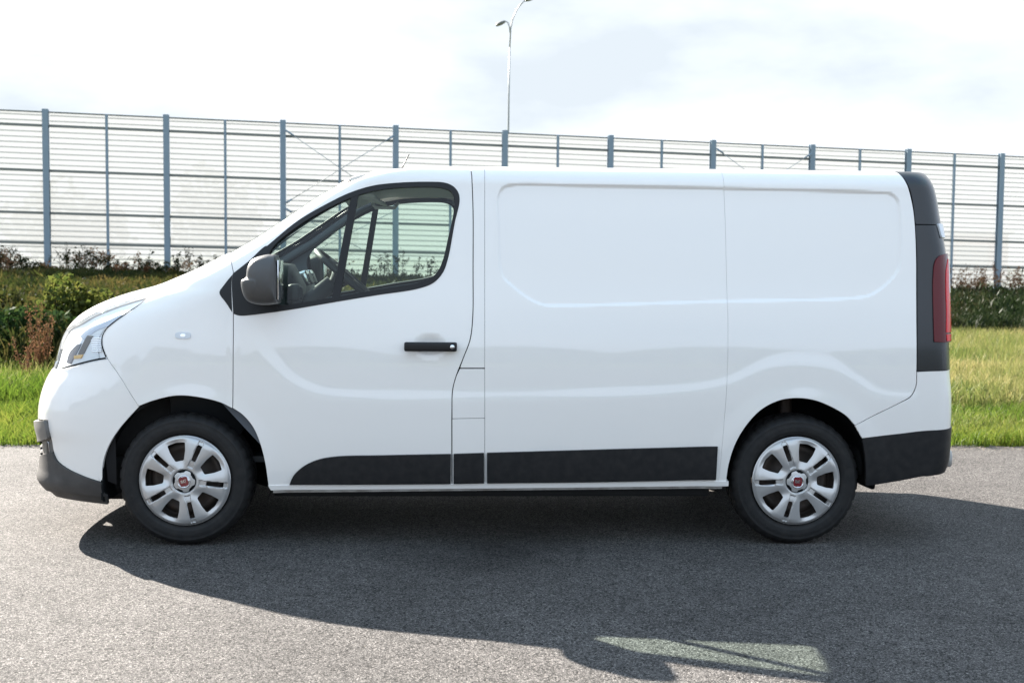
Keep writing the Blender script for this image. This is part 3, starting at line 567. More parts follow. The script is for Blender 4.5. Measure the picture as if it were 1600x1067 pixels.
# ---- wheels ----
def make_wheel(x, side, ang, y_out=-.928):
    w = empty('wheel', (x, side*y_out if side > 0 else -y_out, .332)); w.location = (x, y_out*side, .332); w.parent = van
    w.scale = (1, 1, 1); w.rotation_euler = (0, 0, 0 if side > 0 else math.pi)
    R0 = .3335
    prof = [(.227, .022), (.231, .008), (.238, .000), (.252, -.006), (.256, -.0075), (.258, -.0075), (.270, -.009), (.285, -.0085), (.298, -.004), (.301, -.0052), (.303, -.0045), (.313, .005), (.3205, .012), (.327, .021), (.3305, .031), (.3330, .047), (.3335, .055), (.3265, .0565), (.3265, .0605), (.3340, .062), (.3342, .090), (.3265, .0915), (.3265, .0995), (.3342, .101), (.3342, .130), (.3265, .1315), (.3265, .1395), (.3335, .141), (.3330, .165), (.327, .19), (.30, .207), (.24, .205), (.20, .19)]
    seg = 180; V = []; F = []
    for i, (r, y) in enumerate(prof):
        for k in range(seg):
            q = 2*math.pi*k/seg; rr = r
            lug = (k % 5) < 1
            if 12 <= i <= 16 and lug: rr = r-.006
            if i in (19, 20, 23, 24) and (k+2*(i > 21)) % 5 < 1: rr = r-.007
            if i in (6, 7) and k % 30 in (2, 3, 5, 8, 9, 11, 14): rr = r; y2 = y-.0012
            else: y2 = y
            V.append((rr*math.cos(q), y2, rr*math.sin(q)))
    for i in range(len(prof)-1):
        for k in range(seg): F.append((i*seg+k, (i+1)*seg+k, (i+1)*seg+(k+1) % seg, i*seg+(k+1) % seg))
    V = np.array(V); lowr = V[:, 2] < -.325; V[lowr, 2] = np.maximum(V[lowr, 2], -.3315)
    me = mesh_np('tyre', V, F, M['rubber']); link('tyre', me, w)
    V, F = lathe_y([(.0, .075), (.05, .075), (.055, .07), (.09, .07), (.10, .085), (.15, .060), (.175, .055), (.185, .10), (.205, .10), (.208, .03), (.226, .014), (.229, .010)], 64)
    link('rim', mesh_np('rim', V, F, M['steel']), w)
    for k in range(5):
        q = ang+math.radians(36)+2*math.pi*k/5
        V, F = lathe_y([(0, -.012), (.008, -.012), (.011, -.006), (.011, .02)], 6); link('wheel_bolt', mesh_np('wheel_bolt', V, F, M['steel']), w, (.057*math.cos(q), .062, .057*math.sin(q)))
    # hubcap
    RH = .2275
    def reg(r, a): return (r*math.cos(a), r*math.sin(a))
    loops = [np.array([reg(RH, a) for a in np.linspace(0, 2*math.pi, 120, endpoint=False)])]; slots = []
    def rounded(pts, n=4, rad=.16):
        pts = [np.array(p) for p in pts]; o_ = []
        for i in range(len(pts)):
            a, b, c = pts[i-1], pts[i], pts[(i+1) % len(pts)]; p = b+(a-b)*rad; q_ = b+(c-b)*rad
            for t in np.linspace(0, 1, n): o_.append((1-t)**2*p+2*t*(1-t)*b+t*t*q_)
        return np.array(o_)
    for k in range(5):
        a = ang+2*math.pi*k/5; c, s = math.cos(a), math.sin(a); rot = lambda p: (p[0]*c-p[1]*s, p[0]*s+p[1]*c)
        loops.append(rounded([rot(p) for p in ((.103, -.021), (.150, -.038), (.190, -.045), (.197, 0), (.190, .045), (.150, .038), (.103, .021))]))
        a += math.radians(36); c, s = math.cos(a), math.sin(a)
        loops.append(rounded([rot(p) for p in ((.108, -.0115), (.196, -.0125), (.196, .0125), (.108, .0115))], 3, .12))
    loops.append(np.array([reg(.0585, a) for a in np.linspace(0, 2*math.pi, 60, endpoint=False)]))
    def hz(p):
        r = np.hypot(p[:, 0], p[:, 1]); th = np.arctan2(p[:, 1], p[:, 0])-ang
        c5 = np.cos(5*th); y = -.010-.016*np.sqrt(np.clip(1-(r/RH)**2, 0, 1))+.010*sm((r/RH-.93)/.07)
        mid = sm((r-.06)/.05)*sm((.222-r)/.03)
        y = y+mid*(.012*np.clip(c5, -1, 1)*.8)
        # slot channel
        k5 = np.round((th-math.radians(36))/(2*math.pi/5)); dth = th-math.radians(36)-k5*2*math.pi/5; lat = np.abs(r*np.sin(dth))
        y = y+.010*sm(1-(lat-.012)/.003)*sm((r-.073)/.004)*sm((.216-r)/.004)
        y = y-.006*np.cos(10*th+math.pi)*mid*.35
        y = y+.008*sm(1-(r-.058)/.006)
        return y
    fm = lambda q: np.stack([q[:, 0], hz(q), q[:, 1]], 1)
    def nm(q):
        e = 8e-4; a = fm(q+np.array([e, 0]))-fm(q-np.array([e, 0])); b = fm(q+np.array([0, e]))-fm(q-np.array([0, e])); n = np.cross(a, b); return n/np.linalg.norm(n, axis=1, keepdims=True)
    V, F, MI, Nn = build_patch(loops, .0042, fm, nm, .014, None, bev=.0008)
    link('hubcap', mesh_np('hubcap', V, F, M['silver'], None, True, Nn), w)
    # centre cap: five lobes, dark gap round it
    V, F = lathe_y([(.0, -.016), (.0595, -.016), (.060, -.002)], 48); link('cap_recess', mesh_np('cap_recess', V, F, M['seal']), w, (0, .001, 0))
    lob = np.array([reg(.0490+.0048*np.clip(np.cos(5*(a-ang-math.radians(36)))*2.2, -1, 1), a) for a in np.linspace(0, 2*math.pi, 100, endpoint=False)])
    fm2 = lambda q: np.stack([q[:, 0], -.024-.006*np.clip(1-(np.hypot(q[:, 0], q[:, 1])/.055)**2, 0, 1), q[:, 1]], 1)
    V, F, MI, Nn = build_patch([lob], .006, fm2, lambda q: np.stack([q[:, 0]*4, -np.ones(len(q)), q[:, 1]*4], 1)/np.sqrt(1+16*(q**2).sum(1))[:, None], .014, None, bev=.0015)
    link('centre_cap', mesh_np('centre_cap', V, F, M['silver'], None, True, Nn), w)
    V, F = lathe_y([(.027, -.030), (.029, -.0335), (.0315, -.0335), (.033, -.029)], 40); link('badge_ring', mesh_np('badge_ring', V, F, M['chrome']), w)
    ba = ang
    sh = []
    for a in np.linspace(0, 2*math.pi, 48, endpoint=False):
        cx_, sy_ = math.cos(a), math.sin(a); rr = 1/((abs(cx_)/.0215)**4+(abs(sy_)/.0235)**4)**.25; sh.append((rr*cx_, rr*sy_))
    sh = np.array(sh); fl = lambda q: np.stack([q[:, 0], np.full(len(q), -.0335), q[:, 1]], 1)
    V, F, MI, Nn = build_patch([sh], .02, fl, lambda q: np.tile([0, -1., 0], (len(q), 1)), .004, None, bev=.0008)
    V2, F2 = lathe_y([(0, -.031), (.0285, -.031), (.029, -.028)], 32)
    link('badge_plate', mesh_np('badge_plate', V2, F2, M['chrome']), w)
    bd = link('badge', mesh_np('badge', V, F, M['badge_red'], None, True, Nn), w)
    cu = bpy.data.curves.new('letters', 'FONT'); cu.body = 'FIAT'; cu.size = .0195; cu.align_x = 'CENTER'; cu.align_y = 'CENTER'; cu.extrude = .0006; cu.space_character = .92; cu.offset = .0006
    to = bpy.data.objects.new('tmp', cu); COL.objects.link(to); bpy.context.view_layer.update()
    me = bpy.data.meshes.new_from_object(to.evaluated_get(bpy.context.evaluated_depsgraph_get())); bpy.data.objects.remove(to)
    me.transform(Matrix.Rotation(math.pi/2, 4, 'X')@Matrix.Diagonal((.80, 1.15, 1, 1))); me.materials.clear(); me.materials.append(M['chrome'])
    lt = link('badge_letters', me, w, (0, -.0343, 0)); tilt = {1: 0}.get(0, 0)
    for ob in (bd, lt): ob.rotation_euler = (0, math.radians(-14 if x < 0 else 3), 0)
    return w
make_wheel(W1[0], 1, math.radians(102)); make_wheel(W2[0], 1, math.radians(74))
make_wheel(W1[0], -1, math.radians(90)); make_wheel(W2[0], -1, math.radians(60))
# wheel liners
for xc, r0 in ((W1[0], .425), (W2[0], .415)):
    for s_ in (1, -1):
        V = []; F = []; n = 40; prof = [(r0+.004, -.915), (r0, -.88), (r0-.01, -.80), (r0-.01, -.56), (.05, -.55)]
        a0, a1 = math.radians(-18), math.radians(198)
        for (r, y) in prof:
            for k in range(n+1):
                q = a0+(a1-a0)*k/n; V.append((xc+r*math.cos(q), y*s_, max(.22 if xc < 0 else .285, .345+r*math.sin(q))))
        for i in range(len(prof)-1):
            for k in range(n): a = i*(n+1)+k; F.append((a, a+1, a+n+2, a+n+1))
        link('wheel_arch_liner', mesh_np('wheel_arch_liner', V, F, M['liner']), van)
        box('strut', (xc+.02, s_*-.60, .62), (.07, .07, .30), M['steel'], van, .02)
        if xc < 0: box('arch_fitting', (xc+.03, s_*-.78, .745), (.05, .03, .018), M['white_plastic'], van, .004); box('brake_hose_clip', (xc-.04, s_*-.76, .735), (.12, .04, .03), M['steel'], van, .008)
        if xc < 0: box('mud_flap', (xc-.415, s_*-.82, .315), (.012, .19, .17), M['liner'], van, .004)
# underbody
box('underbody', (0, 0, .315), (2.25, 1.66, .17), M['under'], van, .02)
box('underbody', (-1.9, 0, .33), (.55, 1.4, .22), M['under'], van, .04)
box('underbody', (2.15, 0, .40), (.45, 1.5, .16), M['under'], van, .04)
tube_obj('rear_axle', [(1.549, -.7, .33), (1.549, .7, .33)], .045, M['under'], van)
tube_obj('front_axle', [(-1.549, -.7, .33), (-1.549, .7, .33)], .035, M['under'], van)
tube_obj('exhaust_pipe', [(-.9, .25, .27), (.9, .25, .26), (1.3, .45, .30), (2.2, .45, .30)], .03, M['steel'], van)
rs = on_y(np.array(1481.), np.array(720.), -.45)
V = []
box('rear_step', (2.385, 0, .40), (.20, 1.30, .10), M['sill'], van, .03)
box('nose_light_block', (-1.72, 0, .74), (.86, 1.46, .66), M['under'], van, .08)  # hidden box added to keep sun from leaking through the nose
box('chin_light_block', (-2.03, 0, .235), (.40, 1.36, .10), M['under'], van, .03)  # hidden box added to block a stray sun spot beside the front wheel
box('nose_light_block', (-2.17, 0, .50), (.20, 1.34, .56), M['under'], van, .05)  # second hidden box, added against the same light leak

# ---- mirrors ----
MO = [(379, 442), (380.5, 437), (386.5, 434), (388.5, 421), (391.5, 412), (398, 404.5), (409, 400), (424, 397.5), (433, 399.5, 'c'), (436, 412), (437, 430), (437, 460), (436.5, 474, 'c'), (423, 476), (402, 475), (388, 469), (382, 458)]
yc = -1.06
for s_, par in ((1, dn), (-1, df)):
    cp = on_y(np.array(415.), np.array(437.), yc); ring0 = [on_y(np.array(float(p_[0])), np.array(float(p_[1])), yc)-cp for p_ in MO]
    ring0 = [np.array(p) for p in crom([r[[0, 2]] for r in ring0], [len(p_) > 2 for p_ in MO], .015)]
    rings = []
    for t in np.linspace(-1, 1, 15):
        y = yc+.125*t; k_ = (1-abs(t)**4.5*.93)**.40
        rings.append([(cp[0]+p[0]*(k_ if p[0] < .03 else .35+.65*k_), s_*y, cp[2]+p[1]*k_) for p in ring0])
    mi_ = loft('side_mirror', rings, M['grey'], par); mi_['label'] = 'dark grey plastic mirror housing'
    mi_.data.materials.clear(); mi_.data.materials.append(mat('mirror_plastic', (.062, .060, .058), .38, spec=.5, bump=(900, .0004)) if s_ == 1 else M['grey'])
    gx = cp[0]+.071
    box('mirror_glass', (gx, s_*yc, cp[2]+.0), (.006, .17, .19), M['chrome'], par, .002)
    tube_obj('mirror_arm', [(cp[0]-.07, s_*-.90, cp[2]-.055), (cp[0]-.06, s_*-.97, cp[2]-.055), (cp[0]-.03, s_*-1.02, cp[2]-.05)], [.045, .04, .035], M['black'], par, 12)

# ---- cab interior ----
trim_f = [('d', -1.40, .75), ('d', -1.05, .36), ('d', -.15, .36), ('d', -.02, .5), ('d', -.02, 1.74), ('d', -.10, 1.82), ('d', -.45, 1.82), ('d', -.76, 1.74), ('e', 1.60, 16, 'c'), ('e', 1.46, 17, 'c')]
WI = inset(dom(WG_IN), -.012) if area(dom(WG_IN)) > 0 else inset(dom(WG_IN)[::-1], -.012)
panel('cab_lining', trim_f, M['trim'], van, holes=[WI], off=-.055, depth=.0, gap=0, h=.05, feats=False)
# headlining
V = []; F = []; n = 12
xs = np.linspace(-.86, .0, n+1); ys = np.linspace(-.74, .74, 17)
for x in xs:
    for y in ys: V.append((x, y, 1.885-.05*abs(y/.74)**4-.10*np.clip((-x-.60)/.26, 0, 1)**1.6))
for i in range(n):
    for j in range(16): a = i*17+j; F.append((a, a+1, a+18, a+17))
link('headlining', mesh_np('headlining', V, F, M['liner_cloth']), van)
V = []; F = []
for j in range(21):
    t = -1+2*j/20
    for (v_, o_) in ((1.40, -.02), (1.46, -.03), (1.5, -.03)): pass
box('bulkhead', (.01, 0, 1.12), (.02, 1.62, 1.45), M['trim'], van)
for s_ in (1, -1):
    box('sun_visor', (-.70, s_*.36, 1.80), (.16, .46, .018), M['liner_cloth'], van, .008, Matrix.Rotation(math.radians(18), 4, 'Y'))
    # pillar linings beside the windscreen
    pts = [shell(edge_s(v, 14), v)*np.array([1, s_, 1]) for v in (1.36, 1.46, 1.56, 1.66, 1.76, 1.83)]
    pts = [(p[0]+.01, p[1]*.945, p[2]-.01) for p in pts]
    tube_obj('pillar_lining', pts, [.03, .026, .024, .024, .024, .026], M['trim'], van, 10)
box('interior_lamp', (-.56, 0, 1.862), (.16, .20, .03), M['white_plastic'], van, .01)
gp = on_y(np.array(594.), np.array(316.), .62)
tube_obj('grab_handle', [(-.72, .69, 1.795), (-.70, .665, 1.765), (-.58, .665, 1.765), (-.56, .69, 1.795)], .011, M['white_plastic'], van, 8)
# dashboard with the instrument hump
prof = [(-1.78, 1.28), (-1.60, 1.315), (-1.42, 1.335), (-1.25, 1.345), (-1.12, 1.33), (-1.06, 1.27), (-1.08, 1.15), (-1.0, 1.05), (-1.02, .92), (-1.15, .80), (-1.3, .55), (-1.75, .55)]
rings = []
for y in np.linspace(-.84, .84, 41):
    hump = math.exp(-((y+.45)/.24)**4); mid = math.exp(-(y/.17)**4); e_ = 1-.02*abs(y/.84)**6
    ex = .12*abs(y/.84)**2
    rings.append([((x+ex*(x < -1.4)+.05*hump*(-1.35 < x < -1.0)+.05*mid*(-1.2 < x < -.9)), y, (z*e_+(.085*hump+.02*mid)*(-1.45 < x < -1.09)+.03*hump*(-1.08 < x < -1.0)*(z > 1.2))) for x, z in prof])
loft('dashboard', rings, M['dash'], van)
for yv in (-.10, .10):
    box('air_vent', (-1.045, yv, 1.335), (.05, .14, .085), M['chrome'], van, .012, Matrix.Rotation(math.radians(-22), 4, 'Y'))
    box('air_vent', (-1.022, yv, 1.331), (.02, .11, .06), M['black'], van, .004, Matrix.Rotation(math.radians(-22), 4, 'Y'))
box('side_vent', (-1.03, -.70, 1.27), (.06, .12, .09), M['dash'], van, .02); box('side_vent', (-1.0, -.70, 1.27), (.02, .09, .065), M['black'], van, .01)
# steering wheel
swc = on_y(np.array(537.), np.array(428.), -.43); tl_ = math.radians(50)
sw = empty('steering_wheel', tuple(swc)); sw.parent = van; sw.rotation_euler = (0, math.pi/2-tl_, 0)
V = []; F = []
for i in range(64):
    a = 2*math.pi*i/64
    for k in range(10):
        b = 2*math.pi*k/10; r = .188+.015*math.cos(b); V.append((r*math.cos(a), r*math.sin(a), .017*math.sin(b)))
for i in range(64):
    for k in range(10): F.append((i*10+k, ((i+1) % 64)*10+k, ((i+1) % 64)*10+(k+1) % 10, i*10+(k+1) % 10))
link('wheel_rim', mesh_np('wheel_rim', V, F, M['dash']), sw)
V, F = lathe_y([(0, -.02), (.06, -.018), (.075, .0), (.05, .04), (.03, .10)], 24); V = np.array(V)[:, [0, 2, 1]]*np.array([1, 1, -1])
link('wheel_hub', mesh_np('wheel_hub', V, [f[::-1] for f in F], M['dash']), sw)
for a in (0, 2.3, -2.3, math.pi):
    if a == math.pi: continue
    V, F = tube([(.05*math.cos(a), .05*math.sin(a), 0), (.185*math.cos(a), .185*math.sin(a), 0)], .016, 8); link('wheel_spoke', mesh_np('wheel_spoke', V, F, M['dash']), sw)
tube_obj('steering_column', [tuple(swc-np.array([.06, 0, .05])), tuple(swc-np.array([.38, 0, .30]))], .045, M['dash'], van)
for y in (-.45, .35):
    w_ = .50 if y < 0 else .86; yy = -.45 if y < 0 else .30
    box('seat', (-.34, yy, .84), (.50, w_, .16), M['seatcloth'], van, .06, None, 4)
    box('seat_back', (-.09, yy, 1.14), (.13, w_, .58), M['seatcloth'], van, .05, Matrix.Rotation(math.radians(8), 4, 'Y'), 4)
    for hy_ in ((yy,) if y < 0 else (.10, .50)): box('headrest', (-.045, hy_, 1.53), (.09, .26, .17), M['seatcloth'], van, .04, None, 4)
    box('seat_base', (-.33, yy, .58), (.42, w_*.9, .34), M['dash'], van, .02)
box('cab_floor', (-.65, 0, .42), (1.4, 1.6, .03), M['dash'], van)
# ======================= ground, road =======================
FX0, FY0, FDX, FDY = -14.2145, 36.7605, .99029, .13899
def fence_y(x): return FY0+(x-FX0)*FDY/FDX
def fence_z(x): return np.clip(.90-.0152*(x-FX0), .15, 1.25)
def gz(x, y):
    x = np.asarray(x, float); y = np.asarray(y, float); y0 = 7+(x+6)*.75; y0 = np.clip(y0, 7, 17)
    base = fence_z(x)*sm((y-y0)/(fence_y(x)-.5-y0)); return base-.035*sm((y-2.35)/.8)*0+.02*sm((y-2.5)/1.2)*np.sin(x*1.3+y*.7)*.6-.02
gm = bpy.data.materials.new('grass_soil'); gm.use_nodes = True; t = gm.node_tree; b = t.nodes['Principled BSDF']; c = t.nodes.new('ShaderNodeTexCoord')
n1 = t.nodes.new('ShaderNodeTexNoise'); n1.inputs['Scale'].default_value = .9; n1.inputs['Detail'].default_value = 9; r1 = t.nodes.new('ShaderNodeValToRGB')
e = r1.color_ramp.elements; e[0].position = .3; e[0].color = (.035, .055, .012, 1); e[1].position = .72; e[1].color = (.10, .105, .03, 1); x = e.new(.5); x.color = (.06, .085, .018, 1)
t.links.new(c.outputs['Object'], n1.inputs['Vector']); t.links.new(n1.outputs[0], r1.inputs[0]); t.links.new(r1.outputs[0], b.inputs['Base Color']); b.inputs['Roughness'].default_value = .95
n2 = t.nodes.new('ShaderNodeTexNoise'); n2.inputs['Scale'].default_value = 22; n2.inputs['Detail'].default_value = 5; bp = t.nodes.new('ShaderNodeBump'); bp.inputs['Distance'].default_value = .05
t.links.new(c.outputs['Object'], n2.inputs['Vector']); t.links.new(n2.outputs[0], bp.inputs['Height']); t.links.new(bp.outputs[0], b.inputs['Normal'])
xs = np.concatenate([[-900, -300, -120, -70], np.arange(-50, 62, 1.0), [75, 120, 300, 900]]); ys = np.concatenate([[-900, -300, -80, -31, -10, 0, 1.6, 2.2], np.arange(2.6, 48, .8), [55, 70, 100, 300, 900]])
V = []; F = []
for x in xs:
    for y in ys: V.append((x, y, float(gz(x, y)) if -60 < x < 70 and y > 2.4 else (-.02 if y < 2.4 else float(gz(x, y)))))
ny = len(ys)
for i in range(len(xs)-1):
    for j in range(ny-1): a = i*ny+j; F.append((a, a+ny, a+ny+1, a+1))
meta(link('ground', mesh_np('ground', V, F, gm)), kind='structure')
# asphalt
am = bpy.data.materials.new('worn_asphalt'); am.use_nodes = True; t = am.node_tree; b = t.nodes['Principled BSDF']; c = t.nodes.new('ShaderNodeTexCoord'); L_ = t.links.new
def nd(k, **kw):
    n = t.nodes.new(k)
    for a, v in kw.items(): n.inputs[a.replace('_', ' ')].default_value = v
    return n
v1 = nd('ShaderNodeTexVoronoi', Scale=135.); v1.inputs['Randomness'].default_value = 1
v2 = nd('ShaderNodeTexVoronoi', Scale=200.)
nb = nd('ShaderNodeTexNoise', Scale=.8, Detail=6., Roughness=.6); nf = nd('ShaderNodeTexNoise', Scale=9., Detail=6., Roughness=.65); nh = nd('ShaderNodeTexNoise', Scale=330., Detail=2.)
wrp = nd('ShaderNodeTexNoise', Scale=60., Detail=2.)
for n in (v1, v2, nb, nf, nh, wrp): L_(c.outputs['Object'], n.inputs['Vector'])
bw = t.nodes.new('ShaderNodeRGBToBW'); L_(v1.outputs['Color'], bw.inputs[0])
rr = nd('ShaderNodeValToRGB'); e = rr.color_ramp.elements; e[0].position = .10; e[0].color = (.018, .017, .016, 1); e[1].position = .92; e[1].color = (.235, .218, .206, 1)
q = e.new(.30); q.color = (.092, .086, .082, 1); q = e.new(.6); q.color = (.146, .136, .129, 1); L_(bw.outputs[0], rr.inputs[0])
# dark joints between the stones
md = nd('ShaderNodeMapRange'); md.inputs[1].default_value = .0; md.inputs[2].default_value = .0065; md.inputs[3].default_value = 1.; md.inputs[4].default_value = .0
ve = nd('ShaderNodeTexVoronoi', Scale=135.); ve.feature = 'DISTANCE_TO_EDGE'; L_(c.outputs['Object'], ve.inputs['Vector'])
mj = nd('ShaderNodeMapRange'); mj.inputs[1].default_value = .02; mj.inputs[2].default_value = .16; mj.inputs[3].default_value = .30; mj.inputs[4].default_value = 1.; L_(ve.outputs['Distance'], mj.inputs[0])
bw2 = t.nodes.new('ShaderNodeRGBToBW'); L_(v2.outputs['Color'], bw2.inputs[0]); m2 = nd('ShaderNodeMapRange'); m2.inputs[3].default_value = .78; m2.inputs[4].default_value = 1.2; L_(bw2.outputs[0], m2.inputs[0])
mb = nd('ShaderNodeMapRange'); mb.inputs[1].default_value = .3; mb.inputs[2].default_value = .7; mb.inputs[3].default_value = .78; mb.inputs[4].default_value = 1.17; L_(nb.outputs[0], mb.inputs[0])
mf = nd('ShaderNodeMapRange'); mf.inputs[1].default_value = .3; mf.inputs[2].default_value = .7; mf.inputs[3].default_value = .82; mf.inputs[4].default_value = 1.14; L_(nf.outputs[0], mf.inputs[0])
# an old dark oil stain below the middle of the van
sx_ = nd('ShaderNodeVectorMath'); sx_.operation = 'DISTANCE'; sx_.inputs[1].default_value = (.02, -.95, 0)
wv = nd('ShaderNodeVectorMath'); wv.operation = 'ADD'; ws_ = nd('ShaderNodeVectorMath'); ws_.operation = 'SCALE'; ws_.inputs['Scale'].default_value = .9
nw = nd('ShaderNodeTexNoise', Scale=2.2, Detail=5.); L_(c.outputs['Object'], nw.inputs['Vector']); L_(nw.outputs['Color'], ws_.inputs[0]); L_(c.outputs['Object'], wv.inputs[0]); L_(ws_.outputs[0], wv.inputs[1])
wo_ = nd('ShaderNodeVectorMath'); wo_.operation = 'SUBTRACT'; wo_.inputs[1].default_value = (.45, .45, .45); L_(wv.outputs[0], wo_.inputs[0]); L_(wo_.outputs[0], sx_.inputs[0])
ms = nd('ShaderNodeMapRange'); ms.inputs[1].default_value = .10; ms.inputs[2].default_value = .70; ms.inputs[3].default_value = .45; ms.inputs[4].default_value = 1.; L_(sx_.outputs['Value'], ms.inputs[0])
def mulc(col, fac):
    m_ = t.nodes.new('ShaderNodeVectorMath'); m_.operation = 'SCALE'; L_(col, m_.inputs[0]); L_(fac, m_.inputs['Scale']); return m_.outputs[0]
col = rr.outputs[0]
# sparse pits where a stone has come out
vp = nd('ShaderNodeTexVoronoi', Scale=62.); L_(c.outputs['Object'], vp.inputs['Vector']); bp_ = t.nodes.new('ShaderNodeRGBToBW'); L_(vp.outputs['Color'], bp_.inputs[0])
mp1 = nd('ShaderNodeMapRange'); mp1.inputs[1].default_value = .20; mp1.inputs[2].default_value = .27; mp1.inputs[3].default_value = 1.; mp1.inputs[4].default_value = 0.; L_(bp_.outputs[0], mp1.inputs[0])
mp2 = nd('ShaderNodeMapRange'); mp2.inputs[1].default_value = .25; mp2.inputs[2].default_value = .42; mp2.inputs[3].default_value = 1.; mp2.inputs[4].default_value = 0.; L_(vp.outputs['Distance'], mp2.inputs[0])
pm = nd('ShaderNodeMath'); pm.operation = 'MULTIPLY'; L_(mp1.outputs[0], pm.inputs[0]); L_(mp2.outputs[0], pm.inputs[1]); pit = nd('ShaderNodeMapRange'); pit.inputs[3].default_value = 1.; pit.inputs[4].default_value = .35; L_(pm.outputs[0], pit.inputs[0])
for f in (pit.outputs[0], mj.outputs[0], m2.outputs[0], mb.outputs[0], mf.outputs[0], ms.outputs[0]): col = mulc(col, f)
L_(col, b.inputs['Base Color']); b.inputs['Roughness'].default_value = .82; b.inputs['Specular IOR Level'].default_value = .15
hs_ = nd('ShaderNodeMath'); hs_.operation = 'MULTIPLY_ADD'; hs_.inputs[1].default_value = .55; L_(bw.outputs[0], hs_.inputs[0]); L_(mj.outputs[0], hs_.inputs[2])
bp = nd('ShaderNodeBump'); bp.inputs['Distance'].default_value = .0042; bp.inputs['Strength'].default_value = .9; L_(hs_.outputs[0], bp.inputs['Height']); L_(bp.outputs[0], b.inputs['Normal'])
bm = bmesh.new(); xs = np.concatenate([[-300, -80], np.arange(-30, 40, .12), [80, 300]])
edge = [2.48+.045*math.sin(x*1.9)+.035*math.sin(x*5.3+1)+random.uniform(-.045, .045)+.02*math.sin(x*13) for x in xs]
ra = [bm.verts.new((x, -30, 0)) for x in xs]; rm = [bm.verts.new((x, 2.0, 0)) for x in xs]; rb = [bm.verts.new((x, e_, 0)) for x, e_ in zip(xs, edge)]; rc = [bm.verts.new((x, e_+.03, -.06)) for x, e_ in zip(xs, edge)]
for i in range(len(xs)-1):
    for a, b_ in ((ra, rm), (rm, rb), (rb, rc)): bm.faces.new((a[i], a[i+1], b_[i+1], b_[i]))
me = bpy.data.meshes.new('road'); bm.to_mesh(me); bm.free(); me.materials.append(am); meta(link('road', me), kind='structure')

# ======================= noise barrier fence =======================
def fmat(name, ctint, tfac):
    m_ = bpy.data.materials.new(name); m_.use_nodes = True; t = m_.node_tree; t.nodes.clear(); o = t.nodes.new('ShaderNodeOutputMaterial')
    tl_ = t.nodes.new('ShaderNodeBsdfTranslucent'); tl_.inputs[0].default_value = (*ctint, 1); tr = t.nodes.new('ShaderNodeBsdfTransparent'); tr.inputs[0].default_value = (.95, .96, .96, 1)
    df_ = t.nodes.new('ShaderNodeBsdfDiffuse'); df_.inputs[0].default_value = (.5, .5, .5, 1); a = t.nodes.new('ShaderNodeMixShader'); a.inputs[0].default_value = tfac; b_ = t.nodes.new('ShaderNodeMixShader'); b_.inputs[0].default_value = .25
    t.links.new(tl_.outputs[0], b_.inputs[1]); t.links.new(df_.outputs[0], b_.inputs[2]); t.links.new(b_.outputs[0], a.inputs[1]); t.links.new(tr.outputs[0], a.inputs[2]); t.links.new(a.outputs[0], o.inputs[0]); return m_
M['sheet'] = fmat('ribbed_clear_sheet', (.28, .29, .30), .36)
M['ribm'] = fmat('sheet_rib', (.26, .27, .275), .56)
M['post'] = mat('painted_steel_post', (.20, .255, .30), .5, noise=(3, .5, (.17, .22, .255)))
M['rail'] = mat('grey_rail', (.17, .17, .15), .6)
M['wire'] = mat('brace_cable', (.35, .36, .37), .4, metal=.6)
fence = empty('noise_barrier', (FX0, FY0, 0), math.atan2(FDY, FDX))
meta(fence, 'tall see-through roadside barrier of ribbed clear sheets between blue-grey steel posts', 'barrier')
HF = 5.44; SL = -.0170
def bx2(name, x0, x1, y0, y1, z0, z1, m_, sl=0., parent=None):
    """box in fence coordinates; sl: slope of its top and bottom along x"""
    V = [(x, y, z+(x-x0)*sl) for x in (x0, x1) for y in (y0, y1) for z in (z0, z1)]
    F = [(0, 1, 3, 2), (4, 6, 7, 5), (0, 4, 5, 1), (2, 3, 7, 6), (0, 2, 6, 4), (1, 5, 7, 3)]
    return link(name, mesh_np(name, V, F, m_, smooth=False), parent if parent is not None else fence)
meshes = {}
RZ = [0.0, .97, 2.0, 3.45, 4.98, 5.44]
def hscale(x): return 1-.0008*x
n_bay = range(-2, 12)
